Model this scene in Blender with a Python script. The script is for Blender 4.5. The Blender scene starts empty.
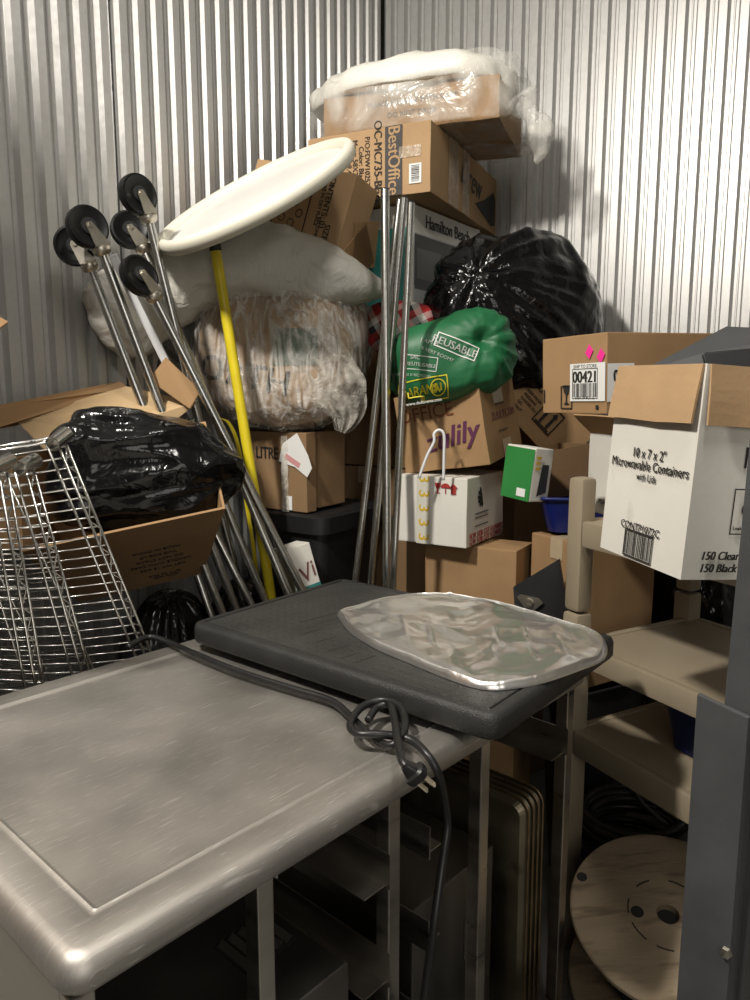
import bpy, bmesh, math, random
from mathutils import Vector, Matrix, noise
from mathutils.bvhtree import BVHTree
random.seed(7)
C = bpy.context.scene.collection
V = Vector
R = math.radians

# ------------------------------------------------------------------ camera
CAMZ, PITCH, F = 1.48, R(8.45), 740.0
SP, CP = math.sin(PITCH), math.cos(PITCH)
cam_d = bpy.data.cameras.new('camera')
cam = bpy.data.objects.new('camera', cam_d); C.objects.link(cam)
cam.location = (0, 0, CAMZ); cam.rotation_euler = (R(90) - PITCH, 0, 0)
cam_d.sensor_width = 36; cam_d.lens = F / 1000 * 36; cam_d.clip_start = .02
bpy.context.scene.camera = cam

def ray(px, py):
    a, b = (px - 375) / F, (py - 500) / F
    return V((a, CP - SP * b, -(SP + CP * b)))
def P(px, py, Y):
    """point at forward distance Y seen at the photo position"""
    r = ray(px, py); t = Y / r.y
    return V((r.x * t, Y, CAMZ + r.z * t))
def PZ(px, py, z):
    r = ray(px, py); t = (z - CAMZ) / r.z
    return V((r.x * t, r.y * t, z))
RIGHT, FWD, UP = V((1, 0, 0)), V((0, CP, -SP)), V((0, SP, CP))

# ------------------------------------------------------------------ mesh helpers
def M3(x, y, z, o):
    m = Matrix.Identity(4)
    for i in range(3):
        m[i][0], m[i][1], m[i][2], m[i][3] = x[i], y[i], z[i], o[i]
    return m
def add_box(bm, lo, hi, M=None, bevel=0, segs=2):
    r = bmesh.ops.create_cube(bm, size=1)
    vs = r['verts']
    lo, hi = V(lo), V(hi)
    for v in vs:
        v.co = V([lo[i] + (v.co[i] + .5) * (hi[i] - lo[i]) for i in range(3)])
    if bevel:
        es = list({e for v in vs for e in v.link_edges})
        g = bmesh.ops.bevel(bm, geom=es, offset=bevel, segments=segs, affect='EDGES', profile=.6)
        vs = list({v for f in g['faces'] for v in f.verts})
    if M is not None:
        for v in vs: v.co = M @ v.co
    return vs
def frames(pts):
    n = len(pts); T = []
    for i in range(n):
        a, b = pts[max(0, i - 1)], pts[min(n - 1, i + 1)]
        T.append((b - a).normalized())
    up = V((0, 0, 1)) if abs(T[0].z) < .9 else V((1, 0, 0))
    u = (up - T[0] * up.dot(T[0])).normalized(); out = []
    for t in T:
        u = (u - t * u.dot(t)).normalized(); out.append((u, t.cross(u)))
    return out
def add_tube(bm, pts, r, seg=8, cap=True):
    pts = [V(p) for p in pts]; fr = frames(pts); rings = []
    for i, (p, (u, w)) in enumerate(zip(pts, fr)):
        rr = r[i] if isinstance(r, (list, tuple)) else r
        rings.append([bm.verts.new(p + (u * math.cos(2 * math.pi * k / seg) + w * math.sin(2 * math.pi * k / seg)) * rr) for k in range(seg)])
    for a, b in zip(rings, rings[1:]):
        for k in range(seg):
            bm.faces.new((a[k], a[(k + 1) % seg], b[(k + 1) % seg], b[k]))
    if cap:
        bm.faces.new(rings[0][::-1]); bm.faces.new(rings[-1])
def add_lathe(bm, prof, seg=32, M=None, close=False):
    rings = []
    for r, z in prof:
        if r < 1e-6: ring = [bm.verts.new((0, 0, z))]
        else: ring = [bm.verts.new((r * math.cos(2 * math.pi * k / seg), r * math.sin(2 * math.pi * k / seg), z)) for k in range(seg)]
        rings.append(ring)
    pairs = list(zip(rings, rings[1:]))
    if close: pairs.append((rings[-1], rings[0]))
    for a, b in pairs:
        for k in range(seg):
            k2 = (k + 1) % seg
            if len(a) == 1 and len(b) == 1: continue
            if len(a) == 1: bm.faces.new((a[0], b[k2], b[k]))
            elif len(b) == 1: bm.faces.new((a[k], a[k2], b[0]))
            else: bm.faces.new((a[k], a[k2], b[k2], b[k]))
    if M is not None:
        for ring in rings:
            for v in ring: v.co = M @ v.co
def add_prism(bm, poly, z0, z1, M=None):
    a = [bm.verts.new((x, y, z0)) for x, y in poly]; b = [bm.verts.new((x, y, z1)) for x, y in poly]
    bm.faces.new(a[::-1]); bm.faces.new(b)
    n = len(poly)
    for k in range(n): bm.faces.new((a[k], a[(k + 1) % n], b[(k + 1) % n], b[k]))
    if M is not None:
        for v in a + b: v.co = M @ v.co
def smooth_path(pts, n=6):
    pts = [V(p) for p in pts]; out = []
    for i in range(len(pts) - 1):
        p0, p1, p2, p3 = pts[max(i - 1, 0)], pts[i], pts[i + 1], pts[min(i + 2, len(pts) - 1)]
        for k in range(n):
            t = k / n
            out.append(.5 * ((2 * p1) + (p2 - p0) * t + (2 * p0 - 5 * p1 + 4 * p2 - p3) * t * t + (3 * p1 - p0 - 3 * p2 + p3) * t ** 3))
    out.append(pts[-1]); return out
def displace(bm, fn):
    bmesh.ops.recalc_face_normals(bm, faces=bm.faces[:]); bm.normal_update()
    nv = [(v, v.normal.copy()) for v in bm.verts]
    for v, n in nv: v.co = v.co + n * fn(v.co, n)
def crease(p, f, oct=3, seed=0.0):
    h, a, s = 0, 1, 0
    q = p * f + V((seed, seed * 1.7, -seed))
    q = q + noise.noise_vector(q * .7) * .45
    for i in range(oct):
        h += a * (1 - 2.2 * abs(noise.noise(q))); s += a
        q = q * 2.03 + V((3.1, 1.7, 5.3)); a *= .52
    return h / s
def add_loft(bm, cs, rx, ry, side, up, seg=40, power=2.0):
    """closed tube along cs with super-elliptic sections; side/up span each section"""
    rings = []
    for c, a, b in zip(cs, rx, ry):
        ring = []
        for k in range(seg):
            t = 2 * math.pi * k / seg; ct, st = math.cos(t), math.sin(t)
            x = math.copysign(abs(ct) ** (2 / power), ct) * a; y = math.copysign(abs(st) ** (2 / power), st) * b
            ring.append(bm.verts.new(c + side * x + up * y))
        rings.append(ring)
    for a, b in zip(rings, rings[1:]):
        for k in range(seg): bm.faces.new((a[k], a[(k + 1) % seg], b[(k + 1) % seg], b[k]))
    bm.faces.new(rings[0][::-1]); bm.faces.new(rings[-1])
def lerp_list(vals, n):
    """resample a list of floats or Vectors smoothly to n values"""
    m = len(vals) - 1; out = []
    for i in range(n):
        x = i / (n - 1) * m; k = min(int(x), m - 1); t = x - k
        p0, p1, p2, p3 = vals[max(k - 1, 0)], vals[k], vals[k + 1], vals[min(k + 2, m)]
        out.append(.5 * ((2 * p1) + (p2 - p0) * t + (2 * p0 - 5 * p1 + 4 * p2 - p3) * t * t + (3 * p1 - p0 - 3 * p2 + p3) * t ** 3))
    return out
def add_blob(bm, c, rad, M=None, sub=5, power=2.0):
    r = bmesh.ops.create_icosphere(bm, subdivisions=sub, radius=1)
    vs = r['verts']; c = V(c)
    for v in vs:
        p = v.co
        if power != 2.0:
            s = (abs(p.x) ** power + abs(p.y) ** power + abs(p.z) ** power) ** (-1 / power); p = p * s
        q = V((p.x * rad[0], p.y * rad[1], p.z * rad[2]))
        if M is not None: q = M.to_3x3() @ q
        v.co = c + q
    return vs

# ------------------------------------------------------------------ objects
W = {}
def world(o): return W.get(o.name, Matrix.Identity(4))
def obj(name, bm, mat, parent=None, local=False, smooth=False, angle=None, kind=None):
    """link a bmesh as one object. local: coordinates are already in the parent's frame"""
    if not smooth or smooth != 'keep':
        bmesh.ops.recalc_face_normals(bm, faces=bm.faces[:])
    M = Matrix.Identity(4)
    if parent is not None:
        M = world(parent)
        if not local: bm.transform(M.inverted())
    elif len(bm.verts):
        lo = V([min(v.co[i] for v in bm.verts) for i in range(3)]); hi = V([max(v.co[i] for v in bm.verts) for i in range(3)])
        o_ = V(((lo.x + hi.x) / 2, (lo.y + hi.y) / 2, lo.z)); M = Matrix.Translation(o_); bm.transform(M.inverted())
    me = bpy.data.meshes.new(name); bm.to_mesh(me); bm.free()
    for m in (mat if isinstance(mat, (list, tuple)) else [mat]): me.materials.append(m)
    if smooth:
        me.polygons.foreach_set('use_smooth', [True] * len(me.polygons))
        if angle: me.set_sharp_from_angle(angle=R(angle))
    o = bpy.data.objects.new(name, me); C.objects.link(o)
    if parent is not None: o.parent = parent
    else: o.matrix_world = M
    W[o.name] = M
    if kind: o['kind'] = kind
    return o
def tag(o, label, cat, group=None):
    o['label'] = label; o['category'] = cat
    if group: o['group'] = group
    return o
def thing(name, label, cat, M, group=None):
    if not isinstance(M, Matrix): M = Matrix.Translation(V(M))
    o = bpy.data.objects.new(name, None); C.objects.link(o); o.empty_display_size = .05
    o.matrix_world = M; W[o.name] = M.copy(); return tag(o, label, cat, group)
def BM(): return bmesh.new()

# ------------------------------------------------------------------ materials
def mat(name, col, rough=.5, metal=0., var=0., vscale=8., bump=0., bscale=60., stretch=(1, 1, 1), spec=.5, coat=0., rvar=0., trans=0., sheen=0., detail=4, wear=None):
    m = bpy.data.materials.new(name); m.use_nodes = True
    nt = m.node_tree; b = nt.nodes['Principled BSDF']; L = nt.links.new
    b.inputs['Base Color'].default_value = (*col, 1); b.inputs['Roughness'].default_value = rough; b.inputs['Metallic'].default_value = metal
    b.inputs['Specular IOR Level'].default_value = spec; b.inputs['Coat Weight'].default_value = coat
    b.inputs['Transmission Weight'].default_value = trans; b.inputs['Sheen Weight'].default_value = sheen
    if var or bump or rvar or wear:
        tc = nt.nodes.new('ShaderNodeTexCoord'); mp = nt.nodes.new('ShaderNodeMapping'); mp.inputs['Scale'].default_value = stretch
        L(tc.outputs['Object'], mp.inputs[0])
    if var or rvar:
        n = nt.nodes.new('ShaderNodeTexNoise'); n.inputs['Scale'].default_value = vscale; n.inputs['Detail'].default_value = detail; L(mp.outputs[0], n.inputs[0])
    if var:
        cr = nt.nodes.new('ShaderNodeMapRange'); cr.inputs[1].default_value = .25; cr.inputs[2].default_value = .75
        cr.inputs[3].default_value = 1 - var; cr.inputs[4].default_value = 1 + var; L(n.outputs[0], cr.inputs[0])
        mx = nt.nodes.new('ShaderNodeVectorMath'); mx.operation = 'SCALE'; mx.inputs[0].default_value = col; L(cr.outputs[0], mx.inputs['Scale'])
        last = mx.outputs[0]
        if wear:
            wc, ws, th = wear
            n3 = nt.nodes.new('ShaderNodeTexNoise'); n3.inputs['Scale'].default_value = ws; n3.inputs['Detail'].default_value = 6; L(mp.outputs[0], n3.inputs[0])
            r3 = nt.nodes.new('ShaderNodeMapRange'); r3.inputs[1].default_value = th; r3.inputs[2].default_value = th + .12; L(n3.outputs[0], r3.inputs[0])
            m3 = nt.nodes.new('ShaderNodeMix'); m3.data_type = 'RGBA'; L(r3.outputs[0], m3.inputs[0]); L(last, m3.inputs[6]); m3.inputs[7].default_value = (*wc, 1); last = m3.outputs[2]
        L(last, b.inputs['Base Color'])
    if rvar:
        rr = nt.nodes.new('ShaderNodeMapRange'); rr.inputs[1].default_value = .3; rr.inputs[2].default_value = .7
        rr.inputs[3].default_value = max(.02, rough - rvar); rr.inputs[4].default_value = min(1, rough + rvar); L(n.outputs[0], rr.inputs[0]); L(rr.outputs[0], b.inputs['Roughness'])
    if bump:
        n2 = nt.nodes.new('ShaderNodeTexNoise'); n2.inputs['Scale'].default_value = bscale; n2.inputs['Detail'].default_value = 5; L(mp.outputs[0], n2.inputs[0])
        bp = nt.nodes.new('ShaderNodeBump'); bp.inputs['Strength'].default_value = bump; bp.inputs['Distance'].default_value = .004
        L(n2.outputs[0], bp.inputs['Height']); L(bp.outputs[0], b.inputs['Normal'])
    return m
def crinkle_mat(name, col, rough, scale, strength, metal=0., spec=.5, dist=.006):
    """thin plastic or foil: folded facets from distorted voronoi cells"""
    m = mat(name, col, rough, metal, spec=spec); nt = m.node_tree; L = nt.links.new; b = nt.nodes['Principled BSDF']
    tc = nt.nodes.new('ShaderNodeTexCoord'); n = nt.nodes.new('ShaderNodeTexNoise'); n.inputs['Scale'].default_value = scale * .6; n.inputs['Detail'].default_value = 3
    L(tc.outputs['Object'], n.inputs[0])
    mx = nt.nodes.new('ShaderNodeVectorMath'); mx.operation = 'MULTIPLY_ADD'; L(n.outputs['Color'], mx.inputs[0]); mx.inputs[1].default_value = (.12,) * 3; L(tc.outputs['Object'], mx.inputs[2])
    vo = nt.nodes.new('ShaderNodeTexVoronoi'); vo.inputs['Scale'].default_value = scale; vo.feature = 'DISTANCE_TO_EDGE'; L(mx.outputs[0], vo.inputs[0])
    v2 = nt.nodes.new('ShaderNodeTexNoise'); v2.inputs['Scale'].default_value = scale * 2.2; v2.inputs['Detail'].default_value = 2; v2.inputs['Distortion'].default_value = 2.5; L(mx.outputs[0], v2.inputs[0])
    ad = nt.nodes.new('ShaderNodeMath'); ad.operation = 'ADD'; L(vo.outputs['Distance'], ad.inputs[0]); L(v2.outputs[0], ad.inputs[1])
    bp = nt.nodes.new('ShaderNodeBump'); bp.inputs['Strength'].default_value = strength; bp.inputs['Distance'].default_value = dist
    L(ad.outputs[0], bp.inputs['Height']); L(bp.outputs[0], b.inputs['Normal'])
    return m
def film_mat(name, col, opac_lo, opac_hi, scale, rough=.18, bump=.6, stretch=(1, 1, 1)):
    """clear or milky plastic film"""
    m = crinkle_mat(name, col, rough, scale, bump); nt = m.node_tree; L = nt.links.new; b = nt.nodes['Principled BSDF']; out = nt.nodes['Material Output']
    tr = nt.nodes.new('ShaderNodeBsdfTransparent'); mix = nt.nodes.new('ShaderNodeMixShader')
    tc = nt.nodes.new('ShaderNodeTexCoord'); mp = nt.nodes.new('ShaderNodeMapping'); mp.inputs['Scale'].default_value = stretch; L(tc.outputs['Object'], mp.inputs[0])
    n = nt.nodes.new('ShaderNodeTexNoise'); n.inputs['Scale'].default_value = scale * .8; n.inputs['Detail'].default_value = 4; n.inputs['Distortion'].default_value = 1.5; L(mp.outputs[0], n.inputs[0])
    mr = nt.nodes.new('ShaderNodeMapRange'); mr.inputs[1].default_value = .38; mr.inputs[2].default_value = .72; mr.inputs[3].default_value = opac_lo; mr.inputs[4].default_value = opac_hi; L(n.outputs[0], mr.inputs[0])
    L(mr.outputs[0], mix.inputs[0]); L(tr.outputs[0], mix.inputs[1]); L(b.outputs[0], mix.inputs[2]); L(mix.outputs[0], out.inputs[0])
    return m

# ------------------------------------------------------------------ lettering
def text_bm(s, size, bold=0., align='CENTER', squeeze=1., shear=0.):
    cu = bpy.data.curves.new('t', 'FONT'); cu.body = s; cu.size = size; cu.align_x = align; cu.align_y = 'CENTER'; cu.shear = shear
    cu.resolution_u = 3; cu.extrude = .0004
    o = bpy.data.objects.new('t', cu); C.objects.link(o)
    dg = bpy.context.evaluated_depsgraph_get(); me = bpy.data.meshes.new_from_object(o.evaluated_get(dg))
    bm = BM(); st = (0,) if not bold else (-1, 1) if bold < .009 else (-1.6, 0, 1.6)   # heavier strokes: the glyphs doubled side by side
    for k in st:
        n0 = len(bm.verts); bm.from_mesh(me); bm.verts.ensure_lookup_table()
        for v in bm.verts[n0:]: v.co.x += k * bold * size; v.co.z += k * .00008
    bpy.data.objects.remove(o); bpy.data.curves.remove(cu); bpy.data.meshes.remove(me)
    for v in bm.verts: v.co.x *= squeeze
    return bm
def text_on(parent, s, size, M, m, name='printed_lettering', **k):
    bm = text_bm(s, size, **k); bm.transform(M); return obj(name, bm, m, parent, local=True)
def join(bm, other, M=None):
    if M is not None: other.transform(M)
    me = bpy.data.meshes.new('j'); other.to_mesh(me); bm.from_mesh(me); other.free(); bpy.data.meshes.remove(me)
def drape(bm, target_bvh, d, off):
    """push lettering along d onto a surface"""
    for v in bm.verts:
        h = target_bvh.ray_cast(v.co - d * .6, d)
        if h[0] is not None: v.co = h[0] - d * off
def bars(bm, w, h, M, n=24, seed=1):
    rnd = random.Random(seed); x = -w / 2
    while x < w / 2:
        t = rnd.choice((.3, .6, 1.0)) * w / n
        add_box(bm, (x, -h / 2, 0), (min(x + t, w / 2), h / 2, .0005), M); x += t + rnd.choice((.35, .6, .9)) * w / n
def rect_line(bm, x0, y0, x1, y1, t, M):
    for a in (((x0, y0), (x1, y0 + t)), ((x0, y1 - t), (x1, y1)), ((x0, y0), (x0 + t, y1)), ((x1 - t, y0), (x1, y1))):
        add_box(bm, (*a[0], 0), (*a[1], .0005), M)
def line(bm, a, b, t, M):
    a, b = V((*a, 0)), V((*b, 0)); d = (b - a); n = V((-d.y, d.x, 0)).normalized() * t / 2
    add_prism(bm, [((a + n).x, (a + n).y), ((a - n).x, (a - n).y), ((b - n).x, (b - n).y), ((b + n).x, (b + n).y)], 0, .0005, M)

# ------------------------------------------------------------------ cartons
def shell(bm, a, b, h, open_top=False, th=.004, wob=.0015, seed=0, cuts=7):
    if not open_top:
        vs = add_box(bm, (0, 0, 0), (a, b, h), bevel=.003)
        big = [e for e in bm.edges if e.calc_length() > .05]
        bmesh.ops.subdivide_edges(bm, edges=big, cuts=cuts, use_grid_fill=True)
    else:
        add_box(bm, (0, 0, 0), (a, b, th))
        for lo, hi in (((0, 0, 0), (a, th, h)), ((0, b - th, 0), (a, b, h)), ((0, th, 0), (th, b - th, h)), ((a - th, th, 0), (a, b - th, h))):
            add_box(bm, lo, hi)
    for v in bm.verts:
        n = noise.noise_vector(v.co * 9 + V((seed, seed * .3, 0)))
        v.co += n * wob
def face_M(face, a, b, h):
    """frame of a carton face: x to the right as seen from outside, y up, z outward; origin bottom-left"""
    if face == 'R': return M3((1, 0, 0), (0, 0, 1), (0, -1, 0), (0, -.0028, 0))
    if face == 'L': return M3((0, -1, 0), (0, 0, 1), (-1, 0, 0), (-.0028, b, 0))
    if face == 'T': return M3((1, 0, 0), (0, 1, 0), (0, 0, 1), (0, 0, h + .0015))
def at(face, a, b, h, x, y, rot=0):
    return face_M(face, a, b, h) @ Matrix.Translation((x, y, 0)) @ Matrix.Rotation(R(rot), 4, 'Z')
def solve_len(O, dx, dy, px, zmid):
    k = (px - 375) / F; d = CAMZ - zmid
    return (k * (CP * O.y + SP * d) - O.x) / (dx - k * CP * dy)
def near_frame(px, y0, y1, Y, az, xL, xR, roll=0, pitch=0):
    """carton whose near vertical edge is seen at px between y0 (top) and y1 (bottom); az = heading of its right-hand side"""
    O, T = P(px, y1, Y), P(px, y0, Y); h = T.z - O.z; s, c = math.sin(R(az)), math.cos(R(az)); zm = (O.z + T.z) / 2
    a = solve_len(O, s, c, xR, zm); b = solve_len(O, -c, s, xL, zm)
    M = Matrix.Translation(O) @ Matrix.Rotation(R(roll), 4, 'Y') @ Matrix.Rotation(R(pitch), 4, 'X') @ Matrix.Rotation(R(90 - az), 4, 'Z')
    return M, abs(a), abs(b), h
def carton(name, label, cat, dims, m, group=None, open_top=False, tape=None, seed=0, seam=True, wob=.0015):
    M, a, b, h = dims
    t = thing(name, label, cat, M, group)
    bm = BM(); shell(bm, a, b, h, open_top, seed=seed, wob=wob); obj('body', bm, m, t, local=True)
    if seam and not open_top:
        bm = BM(); add_box(bm, (a * .03, b / 2 - .001, h), (a * .97, b / 2 + .001, h + .0012)); obj('flap_seam', bm, MAT['dark'], t, local=True)
    if tape:
        bm = BM(); add_box(bm, (-.002, b / 2 - .025, h - .06), (a + .002, b / 2 + .025, h + .0018)); obj('packing_tape', bm, MAT[tape], t, local=True)
    return t, a, b, h
def flap(t, a, b, h, edge, length, ang, m, inset=.004, th=.004):
    """flap hinged on a top edge; ang 0 upright, 90 flat outward, 180 hanging down outside"""
    w = a if edge in ('R', 'B') else b
    bm = BM(); add_box(bm, (inset, 0, 0), (w - inset, th, length))
    big = [e for e in bm.edges if e.calc_length() > .04]
    bmesh.ops.subdivide_edges(bm, edges=big, cuts=4, use_grid_fill=True)
    for v in bm.verts: v.co += noise.noise_vector(v.co * 8 + V((length * 37, ang, 0))) * .004 * min(1, v.co.z / .05)
    M = {'R': Matrix.Translation((0, -.001, h)), 'B': Matrix.Translation((a, b + .001, h)) @ Matrix.Rotation(math.pi, 4, 'Z'),
         'L': Matrix.Translation((-.001, b, h)) @ Matrix.Rotation(-math.pi / 2, 4, 'Z'), 'A': Matrix.Translation((a + .001, 0, h)) @ Matrix.Rotation(math.pi / 2, 4, 'Z')}[edge]
    bm.transform(M @ Matrix.Rotation(R(ang), 4, 'X'))
    return obj('flap', bm, m, t, local=True)

MAT = {}
CARD = dict(rough=.85, var=.10, vscale=7, bump=.12, bscale=120, spec=.15)
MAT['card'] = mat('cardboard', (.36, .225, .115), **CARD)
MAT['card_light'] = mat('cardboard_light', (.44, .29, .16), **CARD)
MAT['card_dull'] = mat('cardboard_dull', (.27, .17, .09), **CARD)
MAT['card_lit'] = mat('cardboard_lit_flap', (.52, .37, .21), **CARD)  # lit copy of the cardboard, paler for the light on one flap
MAT['card_white'] = mat('cardboard_white', (.70, .68, .62), rough=.75, var=.05, vscale=6, bump=.08, bscale=90, spec=.2, wear=((.42, .39, .33), 5, .66))
MAT['dark'] = mat('ink_black', (.018, .016, .014), .7)
MAT['ink_band'] = mat('ink_band', (.035, .032, .03), .6, var=.2, vscale=30)
MAT['ink_red'] = mat('ink_red', (.35, .03, .025), .6)
MAT['ink_maroon'] = mat('ink_faded_maroon', (.17, .06, .06), .7)
MAT['ink_rust'] = mat('marker_rust', (.16, .045, .02), .7)
MAT['ink_purple'] = mat('marker_purple', (.10, .02, .07), .7)
MAT['ink_yellow'] = mat('ink_yellow', (.60, .40, .03), .6)
MAT['print_grey'] = mat('print_grey', (.025, .027, .028), .5, var=.15)
MAT['print_dark'] = mat('print_charcoal', (.03, .033, .035), .45)
MAT['print_glass'] = mat('print_grey_window', (.085, .09, .09), .5, var=.1)
MAT['paper'] = mat('paper_white', (.80, .80, .78), .55, var=.03)
MAT['tape_clear'] = film_mat('tape_clear', (.62, .5, .36), .35, .6, 30, rough=.2, bump=.2)
MAT['tape_pale'] = mat('tape_pale', (.48, .38, .25), .35, var=.1, vscale=25)
MAT['pink'] = mat('sticker_pink', (.9, .04, .32), .5)
MAT['chrome'] = mat('chrome_plated', (.62, .61, .58), .22, 1., var=.12, vscale=20, rvar=.08)
MAT['zinc'] = mat('zinc_steel', (.50, .47, .40), .35, 1., var=.15, vscale=30)
MAT['steel'] = mat('stainless_steel', (.53, .50, .45), .34, 1., var=.10, vscale=6, stretch=(1, 1, 6), rvar=.08, bump=.05, bscale=40)
MAT['steel_dull'] = mat('stainless_dull', (.42, .39, .34), .40, 1., var=.18, vscale=5, rvar=.08)
MAT['black_rubber'] = mat('black_rubber', (.014, .014, .014), .38, var=.2, vscale=40)
MAT['black_plastic'] = mat('black_plastic', (.012, .012, .013), .45)
MAT['bag_black'] = crinkle_mat('black_bag', (.004, .004, .0045), .15, 6, .30, spec=.42, dist=.010)
MAT['foil'] = crinkle_mat('aluminium_foil', (.96, .95, .93), .30, 4.5, .32, metal=.94, dist=.008)
# ------------------------------------------------------------------ the room
C0 = V((.03, 3.5, 0)); A1 = R(34)
DL = V((-math.sin(A1), -math.cos(A1), 0)); DR = V((math.cos(A1), -math.sin(A1), 0))
LL, LR, HT = 5.2, 4.2, 3.7
MAT['wall'] = mat('galvanised_sheet', (.58, .575, .56), .42, .62, var=.05, vscale=60, rvar=.05, bump=.04, bscale=220, detail=6)
MAT['floor'] = mat('concrete_floor', (.20, .195, .185), .8, var=.2, vscale=3, bump=.1, bscale=60)
MAT['ceiling'] = mat('ceiling_paint', (.55, .55, .53), .8, var=.03)
def corrugated(name, d, n, length, seams, off=.0):
    p, dep = .0677, .019
    prof = [(0, 0)]; k = 0; s = off
    cell = [(0, 0), (.026, 0), (.0345, -dep), (.0435, -dep), (.0455, -dep + .004), (.0485, -dep + .004), (.0505, -dep), (.0595, -dep)]
    pts = []
    while s < length:
        pts += [(s + x, y) for x, y in cell]; s += p
    for sm in seams:
        s0 = off + round((sm - off) / p) * p + .047
        pts = [q for q in pts if not (s0 - .008 < q[0] < s0 + .008)]
        pts += [(s0 - .007, -dep), (s0 - .0035, -dep + .002), (s0 - .0032, -.14), (s0 + .0032, -.14), (s0 + .0035, -dep + .002), (s0 + .007, -dep)]
    pts = sorted(q for q in pts if q[0] < length)
    pts = [(0, -dep)] + [q for q in pts if q[0] > .001] + [(length, -dep)]
    bm = BM(); lo, hi = [], []
    for s, y in pts:
        b = C0 + d * s + n * (y + dep) if False else C0 + d * s + n * y
        lo.append(bm.verts.new((b.x, b.y, 0))); hi.append(bm.verts.new((b.x, b.y, HT)))
    for i in range(len(pts) - 1): bm.faces.new((lo[i], lo[i + 1], hi[i + 1], hi[i]))
    # a back sheet gives the wall thickness
    b0, b1 = C0 - n * .16 - d * .16, C0 + d * (length + .0) - n * .16
    q = [bm.verts.new((b0.x, b0.y, 0)), bm.verts.new((b1.x, b1.y, 0)), bm.verts.new((b1.x, b1.y, HT)), bm.verts.new((b0.x, b0.y, HT))]
    bm.faces.new(q)
    return obj(name, bm, MAT['wall'], kind='structure')
corrugated('wall_left', DL, DR, LL, [.62, 1.36, 2.11, 2.85, 3.60, 4.34], off=.01)
corrugated('wall_right', DR, DL, LR, [], off=.02)
def flat_wall(name, a, b, n):
    bm = BM(); q = [a, b, b + n * .05, a + n * .05]
    add_prism(bm, [(v.x, v.y) for v in q], 0, HT); return obj(name, bm, MAT['wall_plain'], kind='structure')
MAT['wall_plain'] = mat('plain_sheet', (.30, .30, .29), .6, .2, var=.05, vscale=5)
flat_wall('wall_rear', C0 + DL * LL, C0 + DL * LL + DR * LR, DL)
flat_wall('wall_side', C0 + DR * LR, C0 + DR * LR + DL * LL, DR)
for nm, z0, z1, m in (('floor', -.05, 0, 'floor'), ('ceiling', HT, HT + .05, 'ceiling')):
    bm = BM(); q = [C0 - DL * .1 - DR * .1, C0 - DL * .1 + DR * (LR + .1), C0 + DL * (LL + .1) + DR * (LR + .1), C0 + DL * (LL + .1) - DR * .1]
    add_prism(bm, [(v.x, v.y) for v in q], z0, z1); obj(nm, bm, MAT[m], kind='structure')

# ------------------------------------------------------------------ light
def lamp(name, loc, target, sx, sy, power, col):
    d = bpy.data.lights.new(name, 'AREA'); d.shape = 'RECTANGLE'; d.size = sx; d.size_y = sy; d.energy = power; d.color = col
    o = bpy.data.objects.new(name, d); C.objects.link(o); o.location = loc
    o.rotation_euler = (V(target) - V(loc)).to_track_quat('-Z', 'Y').to_euler(); return o
lamp('ceiling_lamp', (-1.03, .47, 3.11), (.1, 1.9, 1.2), .12, .22, 74, (1, .945, .86))
lamp('overhead_fill', (.35, .45, 3.60), (.15, 2.1, .9), .2, 1.0, 29, (1, .95, .875))  # added fill from above, brightens the fronts of the pile
lamp('low_rear_fill', (.55, -1.15, 1.75), (.0, 1.6, .5), 1.2, 1.5, 15, (1, .945, .87))  # added soft fill behind the camera, lifts the dark under the table
w = bpy.data.worlds.new('world'); bpy.context.scene.world = w; w.use_nodes = True
w.node_tree.nodes['Background'].inputs[0].default_value = (.01, .01, .01, 1)
vs_ = bpy.context.scene.view_settings
bpy.context.scene.display_settings.display_device = 'sRGB'
vs_.view_transform = 'Standard'; vs_.look = 'None'; vs_.gamma = 1; vs_.use_curve_mapping = False; vs_.exposure = 0.0
cy = bpy.context.scene.cycles
cy.max_bounces = 8; cy.transparent_max_bounces = 16; cy.glossy_bounces = 5; cy.diffuse_bounces = 4; cy.caustics_reflective = False; cy.sample_clamp_indirect = 4

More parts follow.
